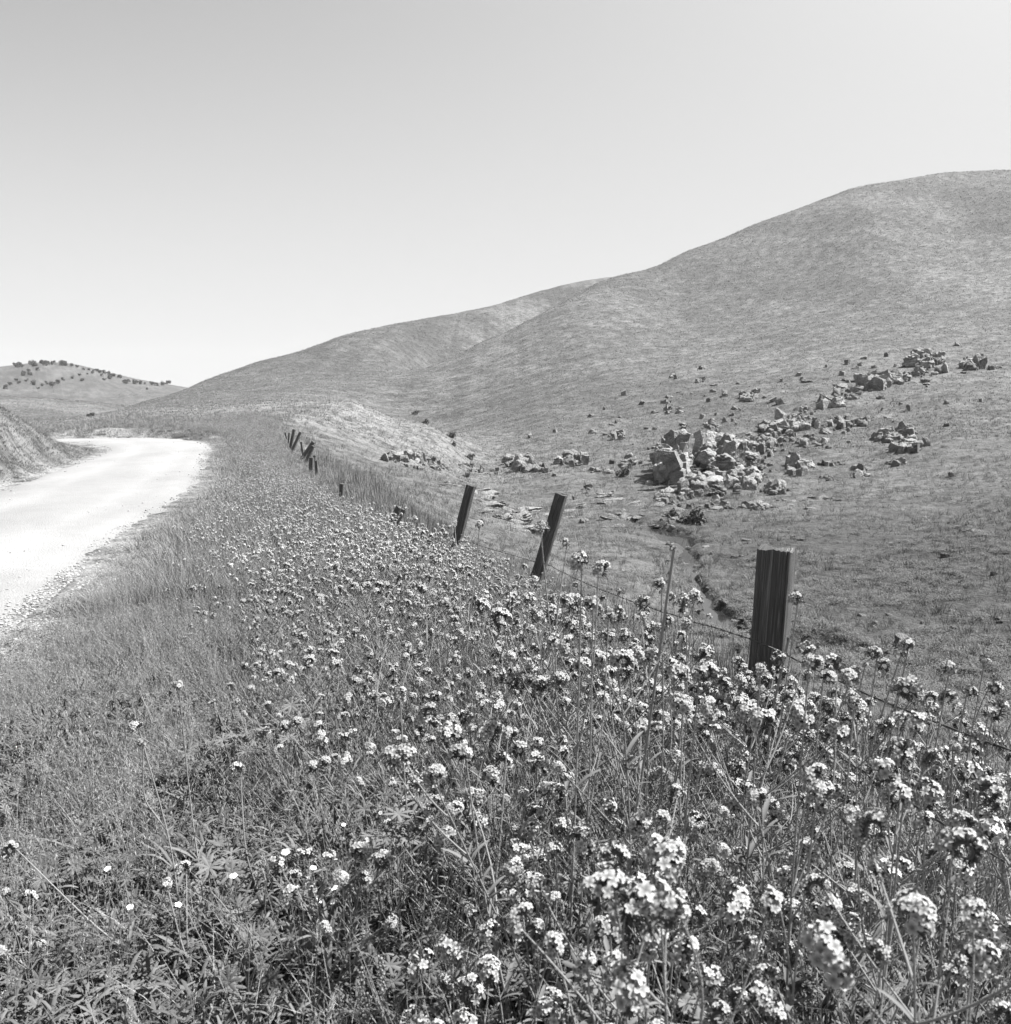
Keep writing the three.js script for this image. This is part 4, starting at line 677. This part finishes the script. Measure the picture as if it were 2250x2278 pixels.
scatter('hill_grass', 'streaky pale and green grass covering the hills', 'grass', HILL, 120000, 606, (r) => {
  const d = Math.exp(range(r, Math.log(62), Math.log(360))), x = range(r, -0.62, 0.62) * d; if (inRoad(x, d, 0.3)) return null;
  const t = hillTone(x, d), dry = r() < 0.12 + 0.7 * t * t; return [x, d, range(r, 0.7, 1.3) * lerp(0.7, 1.6, smooth(60, 300, d)), range(r, 0.5, 1.2), dry ? range(r, 1.6, 3.0) : range(r, 0.8, 1.4)];
});
scatter('far_grass', 'grass of the far valley and distant hill', 'grass', [HILL[0]], 26000, 607, (r) => { const d = Math.exp(range(r, Math.log(300), Math.log(1050))), x = range(r, -0.62, -0.25) * d; return [x, d, range(r, 2, 4), range(r, 0.5, 0.9), range(r, 0.85, 1.7)]; });
{ // stones of the road edge and loose grit on the road
  const pm = rockMats[0], peb = [rockGeos[0], rockGeos[3], slabGeos[1]].map((g) => g);
  const small = [1, 2, 3].map((s) => { const r = rng(s + 700), g = new THREE.IcosahedronGeometry(1, 1), p = g.attributes.position; const v = V(0, 0, 0); for (let i = 0; i < p.count; i++) { v.fromBufferAttribute(p, i); const k = 1 + 0.35 * vnoise(v.x * 2 + s * 9, v.y * 2 + v.z); p.setXYZ(i, v.x * k, v.y * k * 0.6, v.z * k); } g.computeVertexNormals(); return g; });
  scatter('road_gravel', 'loose gravel along the road edge and stony verge', 'gravel', small, 15000, 608, (r) => {
    const d = r() < 0.55 ? 1.2 + 9 * Math.sqrt(r()) : Math.exp(range(r, Math.log(6), Math.log(45))), x = range(r, -0.66, 0.1) * d - 0.2, [q, side] = roadAt(x, d); if (q > 2.2 + 0.6 * fbm(x * 2, d * 2, 2)) return null; if (q < -0.3 && r() > 0.05) return null; if (q > 0.6 && r() > 0.5) return null; if (side < 0 && q > 0.5) return null;
    const s = 0.0025 + 0.011 * Math.pow(r(), 3); return [x, d, s * (1 + 0.04 * d), 1, range(r, 0.75, 1.35), q < -0.05 ? 0.045 : undefined];
  }, mat(0.23));
}

// ---------------------------------------------------------------- small verge plants seen one by one
const lupLeaf = (() => { const m = new MB(), r = rng(31); for (let k = 0; k < 8; k++) { const a = k / 8 * 6.283 + 0.1; m.blade(arc(V(0, 0, 0), V(Math.cos(a), 0.45, Math.sin(a)), 0.036, V(0, -0.5, 0), 4), (t) => 0.0095 * (0.18 + 1.7 * Math.pow(t, 0.8) * Math.sqrt(Math.max(0, 1 - t))), V(-Math.sin(a), 0, Math.cos(a)), 0.10 + 0.02 * r(), 0.4); } return m.geo(); })();
{
  const clump = (seed) => { const r = rng(seed), gs = []; for (let k = 0; k < 7; k++) { const a = r() * 6.283, q = r() * 0.09, g = lupLeaf.clone(); g.applyMatrix4(M4(V(Math.cos(a) * q, range(r, 0.04, 0.16), Math.sin(a) * q), new THREE.Quaternion().setFromEuler(new THREE.Euler(range(r, -0.7, 0.7), r() * 6, range(r, -0.7, 0.7))), range(r, 0.55, 1.05))); gs.push(g); } return mergeGeometries(gs); };
  scatter('leafy_undergrowth', 'low leafy undergrowth filling the near verge', 'ground cover', [clump(1), clump(2), clump(3)], 1000, 616, (r) => { const d = 1.5 + 3.6 * Math.sqrt(r()), x = range(r, -0.62, 0.6) * d, [q, side] = roadAt(x, d); if (side < 0 || q < 0.9 || x > fenceX(d)) return null; if (fbm(x * 1.7 + 8, d * 1.7, 2) < 0.02 || r() > smooth(5.1, 2.8, d)) return null; return [x, d, range(r, 0.7, 1.15), range(r, 0.7, 1.2), range(r, 0.6, 1.1)]; }, mat(0.75, { vertexColors: true }));
  scatter('broad_undergrowth', 'dark lance leaved growth under the flowers', 'ground cover', [herb(7, 24, 0.07, 0.07, 0.0085, 0.06, 0.13), herb(8, 28, 0.08, 0.055, 0.0075, 0.06, 0.14)], 1700, 617, (r) => { const d = 1.3 + 5 * Math.sqrt(r()), x = range(r, -0.62, 0.6) * d, [q, side] = roadAt(x, d); if (side < 0 || q < 1 || x > fenceX(d) + 0.4) return null; if (fbm(x * 1.3 + 2, d * 1.3, 2) < -0.1 || r() > smooth(6.3, 3.2, d)) return null; return [x, d, range(r, 0.8, 1.3), range(r, 1.0, 2.2), range(r, 0.6, 1.1)]; });
}
function lupine(px, py, d, label, seed) {
  const r = rng(seed), T = at(px, py, d), gy = groundY(T.x, d), o = thing('lupine_plant', label, 'leafy plant', V(T.x, gy, -d), 'lupine plants low in the verge'), n = 6, top = clamp(T.y - gy, 0.06, 0.4);
  for (let k = 0; k < n; k++) { const a = k * 2.4 + r(), h = top * range(r, 0.7, 1.05), e = V(Math.cos(a) * range(r, 0.03, 0.09), h, Math.sin(a) * range(r, 0.03, 0.09)), st = new MB(); st.tube(new THREE.QuadraticBezierCurve3(V(0, -0.02, 0), V(e.x * 0.2, h * 0.6, e.z * 0.2), e).getPoints(6), 0.0016, 0.001, 4, 0.11); const lf = part('leaf', lupLeaf, leafMat, o); lf.position.copy(e); lf.rotation.set(range(r, -0.3, 0.6), r() * 6, range(r, -0.4, 0.4)); lf.scale.setScalar(range(r, 0.8, 1.25)); part('leaf_stalk', st.geo(), stemMat, o); }
}
[[278, 2163, 2.1, 'lupine with a wide star shaped leaf at the bottom left'], [335, 2205, 2.05, 'lupine with stacked star leaves right of the widest star leaf'], [387, 2150, 2.1, 'lupine half hidden behind grass stems at the bottom left'], [205, 2190, 2.05, 'lupine leftmost of the star leaved group at the bottom'], [335, 2250, 2.0, 'lupine cut by the bottom edge left of centre'], [886, 1800, 2.3, 'lupine with pale star leaf in the middle of the grass'], [850, 1820, 2.25, 'lupine with drooping leaf left of the pale star leaf'],
  [528, 1450, 3.2, 'lupine with broad dark leaves under the flower heads'], [632, 1448, 3.3, 'lupine with fanned leaves beneath a flat flower head'], [470, 1890, 2.3, 'lupine behind the small white flowers at the left'], [1370, 2180, 1.55, 'lupine in deep shade at the bottom centre'], [1480, 2220, 1.5, 'lupine in shade right of the bright bottom head'], [1330, 2140, 1.6, 'lupine with small leaves left of the bright bottom head']].forEach(([px, py, d, l], i) => lupine(px, py, d, l, 50 + i));
const wPetal = (() => { const m = new MB(); m.blade(arc(V(0, 0, 0.001), V(0, 0.5, 1), 0.0095, V(0, -0.5, 0.2), 4), (t) => 0.0095 * (0.35 + 0.9 * t) * Math.sqrt(Math.max(0.08, 1 - t ** 6)), V(1, 0, 0), 0.62); return m.geo(); })(), wPetalMat = leafy(1, { vertexColors: true });
const eyeGeo = new THREE.SphereGeometry(0.0016, 6, 5);
[[240, 1933, 'white flower, largest of the bright ones at the left'], [290, 2018, 'white flower on a slanted stalk below the largest white one'], [397, 2013, 'white flower under the twin pale heads at the left'], [520, 1949, 'white flower alone between the left and middle ones'], [636, 1896, 'round white flower highest of the middle group'], [697, 1931, 'white flower right of the highest middle one'], [743, 1975, 'white flower topmost of the close trio'], [711, 2003, 'white flower left one of the close trio'], [742, 2006, 'white flower lowest right of the close trio'], [762, 1866, 'tiny white flower above the middle group'], [1270, 2215, 'small white flower near the bottom centre shade'], [795, 1880, 'tiny white flower right of the middle group'], [765, 1835, 'faint white flower pair above the middle group']].forEach(([px, py, l], i) => {
  const r = rng(70 + i), d = 2.05 + 0.25 * r(), T = at(px, py, d); let gy = groundY(T.x, d); const H = clamp(T.y - gy, 0.12, 0.6), o = thing('white_flower', l, 'flower', V(T.x, T.y - H, -d), 'bright white five petalled flowers'), sc = i >= 9 ? 0.6 : range(r, 0.85, 1.1);
  const st = new MB(); st.tube(new THREE.QuadraticBezierCurve3(V(range(r, -0.05, 0.05), gy - T.y + H - 0.02, 0.02), V(0.01, H * 0.6, 0.01), V(0, H, 0)).getPoints(8), 0.0012, 0.0009, 4, 0.12); part('stem', st.geo(), stemMat, o);
  const tl = range(r, 0.1, 0.5), t2 = range(r, -0.4, 0.1);
  for (let k = 0; k < 5; k++) { const p = part('petal', wPetal, wPetalMat, o); p.position.set(0, H, 0); p.rotation.set(tl, 0, t2); p.rotateY(k * 1.2566 + i); p.scale.setScalar(sc); }
  const c = part('flower_eye', eyeGeo, mat(0.5), o); c.position.set(0, H + 0.001, 0);
});
const podGeo = (() => { const m = new MB(), r = rng(5); const disc = new MB(), c = disc.v(V(0, 0, 0.0008), 0.22); const ring = []; for (let k = 0; k < 7; k++) { const a = k / 7 * 6.283; ring.push(disc.v(V(Math.cos(a) * 0.0028, Math.sin(a) * 0.0033, 0), 0.17)); } const c2 = disc.v(V(0, 0, -0.0008), 0.2); for (let k = 0; k < 7; k++) { disc.tri(c, ring[k], ring[(k + 1) % 7]); disc.tri(c2, ring[(k + 1) % 7], ring[k]); }
  for (let k = 0; k < 60; k++) { const a = k * 2.4, y = -k * 0.0019, o = V(Math.cos(a), 0.5, Math.sin(a)).multiplyScalar(0.0065 + 0.003 * (k / 60)).add(V(0, y, 0)); m.tube([V(0, y - 0.002, 0), o], 0.0003, 0.0003, 3, 0.13); m.add(disc, M4(o, new THREE.Quaternion().setFromEuler(new THREE.Euler(range(r, -0.8, 0.2), -a + 1.57, 0)), range(r, 0.8, 1.2))); } return m.geo(); })();
[[784, 2150, 'peppergrass with the leftmost tall beaded spike at the bottom'], [828, 2122, 'peppergrass with the tallest beaded seed spike'], [804, 2212, 'peppergrass with a low crowded spike between two tall ones'], [868, 2210, 'peppergrass rightmost of the beaded group'], [738, 2185, 'peppergrass with a slim beaded spike left of the group'], [840, 2245, 'peppergrass cut by the bottom edge'], [900, 2240, 'peppergrass low at the bottom edge right of its group']].forEach(([px, py, l], i) => {
  const d = 1.62, T = at(px, py, d), gy = groundY(T.x, d), o = thing('peppergrass_plant', l, 'seed plant', V(T.x, gy, -d), 'beaded peppergrass spikes at the bottom edge'), H = Math.max(0.15, T.y - gy), st = new MB(); st.tube(arc(V(0, -0.02, 0), V(0.05, 1, 0.03), H + 0.02, V(0, 0, 0), 6), 0.0014, 0.0007, 4, 0.12); part('stem', st.geo(), stemMat, o); const p = part('pod_spike', podGeo, leafMat, o); p.position.set(H * 0.05, H, H * 0.03); p.rotation.y = i; });
const spikelet = (() => { const m = new MB(), r = rng(8); for (let k = 0; k < 7; k++) spindle(m, V(0, k * 0.0028, 0), V(k % 2 ? 0.25 : -0.25, 1, range(r, -0.2, 0.2)).normalize(), 0.015, 0.0011, 0.2); for (let k = 0; k < 6; k++) m.tube([V(0, k * 0.003 + 0.008, 0), V(k % 2 ? 0.006 : -0.006, k * 0.003 + 0.034, range(r, -0.004, 0.004))], 0.00028, 0.00015, 3, 0.3); return m.geo(); })();
[[804, 1930, 2.0, 'brome grass with a bright fan of bristles in the dark grass'], [690, 2060, 1.85, 'brome grass drooping left with pale bristles near the bottom'], [716, 2225, 1.7, 'brome grass with stiff bristles cut by the bottom edge'], [1018, 2120, 1.7, 'brome grass with spread bristles in the bottom centre'], [580, 1905, 2.2, 'brome grass pale and bent near the left white flowers'], [545, 2060, 2.0, 'brome grass with drooping head right of the lupines'], [590, 2230, 1.8, 'brome grass low right of the lupines at the bottom'], [1180, 1960, 1.8, 'brome grass among the crowded white clusters']].forEach(([px, py, d, l], i) => {
  const r = rng(90 + i), T = at(px, py, d), gy = groundY(T.x, d), H = Math.max(0.15, T.y - gy), o = thing('brome_grass', l, 'grass plant', V(T.x, gy, -d), 'bristly brome grass heads in the verge'), st = new MB(); st.tube(arc(V(0, -0.02, 0), V(0, 1, 0), H, V(0.1, 0, 0.05), 7), 0.0011, 0.0006, 4, 0.2); part('culm', st.geo(), stemMat, o);
  for (let k = 0; k < 8; k++) { const s = part('spikelet', spikelet, stemMat, o); s.position.set(0.05 * H, H - 0.02 - k * 0.007, 0.03 * H); s.rotation.set(range(r, -0.6, 0.6), r() * 6, range(r, -0.7, 0.7)); s.scale.setScalar(range(r, 0.9, 1.3)); } });

// ---------------------------------------------------------------- shrubs and distant trees
function foliage(seed, n, rx, ry, rz, leaf, c0, c1, hole = 0.35) { const r = rng(seed), m = new MB(), lobes = []; for (let k = 0; k < 7; k++) { const a = r() * 6.283; lobes.push([Math.cos(a) * rx * range(r, 0.2, 0.75), range(r, -0.45, 0.5) * ry, Math.sin(a) * rz * range(r, 0.2, 0.75), range(r, 0.3, 0.55)]); }
  for (let k = 0; k < n; k++) { const L = lobes[k % lobes.length], u = V(r() * 2 - 1, r() * 2 - 1, r() * 2 - 1).normalize().multiplyScalar(Math.pow(r(), hole) * L[3]), p = V(L[0] + u.x * rx, L[1] + u.y * ry, L[2] + u.z * rz), a = V(r() - 0.5, r() - 0.5, r() - 0.5).normalize(), b = V(r() - 0.5, r() - 0.5, r() - 0.5).cross(a).normalize(), s = leaf * range(r, 0.6, 1.3), c = range(r, c0, c1), i = m.n; m.v(p.clone().addScaledVector(a, s), c); m.v(p.clone().addScaledVector(b, s * 0.6), c); m.v(p.clone().addScaledVector(a, -s), c); m.v(p.clone().addScaledVector(b, -s * 0.6), c); m.tri(i, i + 1, i + 2); m.tri(i, i + 2, i + 3); } return m.geo(); }
const crowns = [1, 2, 3, 4, 5].map((s) => foliage(s + 60, 420, 2.8, 2.2, 2.6, 0.34, 0.045, 0.08)), crownMat = mat(1, { vertexColors: true });
const trunkGeo = (() => { const m = new MB(); m.tube([V(0, -0.4, 0), V(0.1, 0.7, 0), V(0.05, 1.5, 0.1)], 0.28, 0.2, 6, 0.07); for (let k = 0; k < 4; k++) { const a = k * 1.6; m.tube([V(0.05, 1.4, 0.1), V(Math.cos(a) * 0.7, 2.3, Math.sin(a) * 0.7), V(Math.cos(a) * 1.5, 3.1, Math.sin(a) * 1.5)], 0.15, 0.05, 5, 0.07); } return m.geo(); })();
{
  const r = rng(77), k = 400 / 1908;
  const ridge = [[165, 165, 24], [205, 165, 32], [240, 168, 20], [350, 158, 40], [452, 142, 34], [495, 152, 26], [565, 142, 30], [655, 150, 22], [685, 150, 36], [760, 168, 18], [820, 174, 16], [890, 202, 20], [945, 206, 15], [990, 215, 12], [1030, 220, 20], [1062, 232, 20], [1110, 238, 18], [1155, 246, 18], [1190, 275, 24], [1278, 290, 34], [1335, 345, 30], [1372, 328, 16], [1430, 348, 24], [1485, 352, 20], [1540, 352, 16], [1612, 360, 22], [1665, 368, 26], [1725, 360, 26], [1780, 352, 22]];
  const slope = [[308, 220, 18], [400, 205, 22], [255, 260, 26], [325, 258, 28], [175, 322, 18], [105, 362, 22], [58, 402, 20], [360, 358, 28], [405, 402, 18], [558, 382, 24], [618, 346, 20], [672, 314, 16], [770, 296, 16], [875, 320, 20], [850, 266, 18], [985, 242, 15], [1080, 266, 15], [1172, 296, 24], [1112, 312, 14], [1565, 416, 14], [298, 306, 8], [500, 352, 22], [450, 370, 18], [200, 345, 14], [275, 330, 18], [930, 252, 9]];
  const tell = ['on the crest', 'down the slope'];
  [ridge, slope].forEach((set, which) => set.forEach(([cx, cy, w], i) => {
    const px = cx * k, py = 780 + cy * k; let h = null; for (let q = 0; q < 30 && !h; q++) h = hit(px, py + w * k * 0.3 + q * 1.0, 420, 1400); if (!h) return;
    const place = px < 75 ? 'at the left end' : px < 150 ? 'near the summit' : px < 230 ? 'right of the summit' : px < 290 ? 'on the falling right side' : 'at the far right end';
    const o = thing('oak_tree', (w < 17 ? 'small' : w < 25 ? 'middling' : 'large') + ' round dark oak ' + tell[which] + ' of the distant hill ' + place, 'tree', h, 'oaks of the distant hill'); const s = w * k / FOCAL * -h.z / 3.0 * range(r, 0.9, 1.5); o.rotation.y = r() * 6.28; o.scale.set(s, s * range(r, 0.8, 1), s); part('trunk', trunkGeo, crownMat, o); const c = part('crown', crowns[i % 5], crownMat, o); c.position.y = 2.4; c.scale.set(1.25, 1.7, 1.25); c.rotation.y = r() * 6; }));
}
const bushes = [1, 2, 3].map((s) => foliage(s + 80, 700, 1, 0.9, 1, 0.10, 0.06, 0.12)), twig = (() => { const m = new MB(); for (let k = 0; k < 6; k++) { const a = k * 1.05; m.tube([V(0, -0.3, 0), V(Math.cos(a) * 0.25, 0.3, Math.sin(a) * 0.25), V(Math.cos(a) * 0.5, 0.75, Math.sin(a) * 0.5)], 0.03, 0.012, 4, 0.08); } return m.geo(); })();
[[946, 942, 18, 'lowest dark shrub in the gully behind the knoll'], [926, 922, 14, 'small dark shrub at the head of the gully'], [1006, 975, 22, 'dark shrub where the gully meets the hill foot'], [1008, 990, 14, 'little shrub below the gully mouth shrub'], [1048, 1020, 18, 'dark shrub left of the leftmost crag'], [1040, 1062, 16, 'low shrub at the end of the pale ledge'], [1535, 1165, 60, 'rounded leafy shrub overhanging the creek pool'], [204, 926, 14, 'lone round bush beyond the road bend'], [1390, 1060, 30, 'dark low shrub below the upright crag'], [1490, 1150, 30, 'shaded shrub at the left end of the pool']].forEach(([px, py, w, l], i) => { const h = hit(px, py, 20, 400), s = w / 2 / FOCAL * -h.z, o = thing('shrub', l, 'shrub', h); o.scale.setScalar(s * 1.15); const c = part('crown', bushes[i % 3], crownMat, o); c.position.y = 0.3; c.scale.set(1.25, 1.2, 1.25); part('trunk', twig, crownMat, o); });
scene.fog = new THREE.FogExp2(new THREE.Color().setRGB(0.9, 0.9, 0.9), 0.00007);   // thin valley haze
renderer.render(scene, camera);
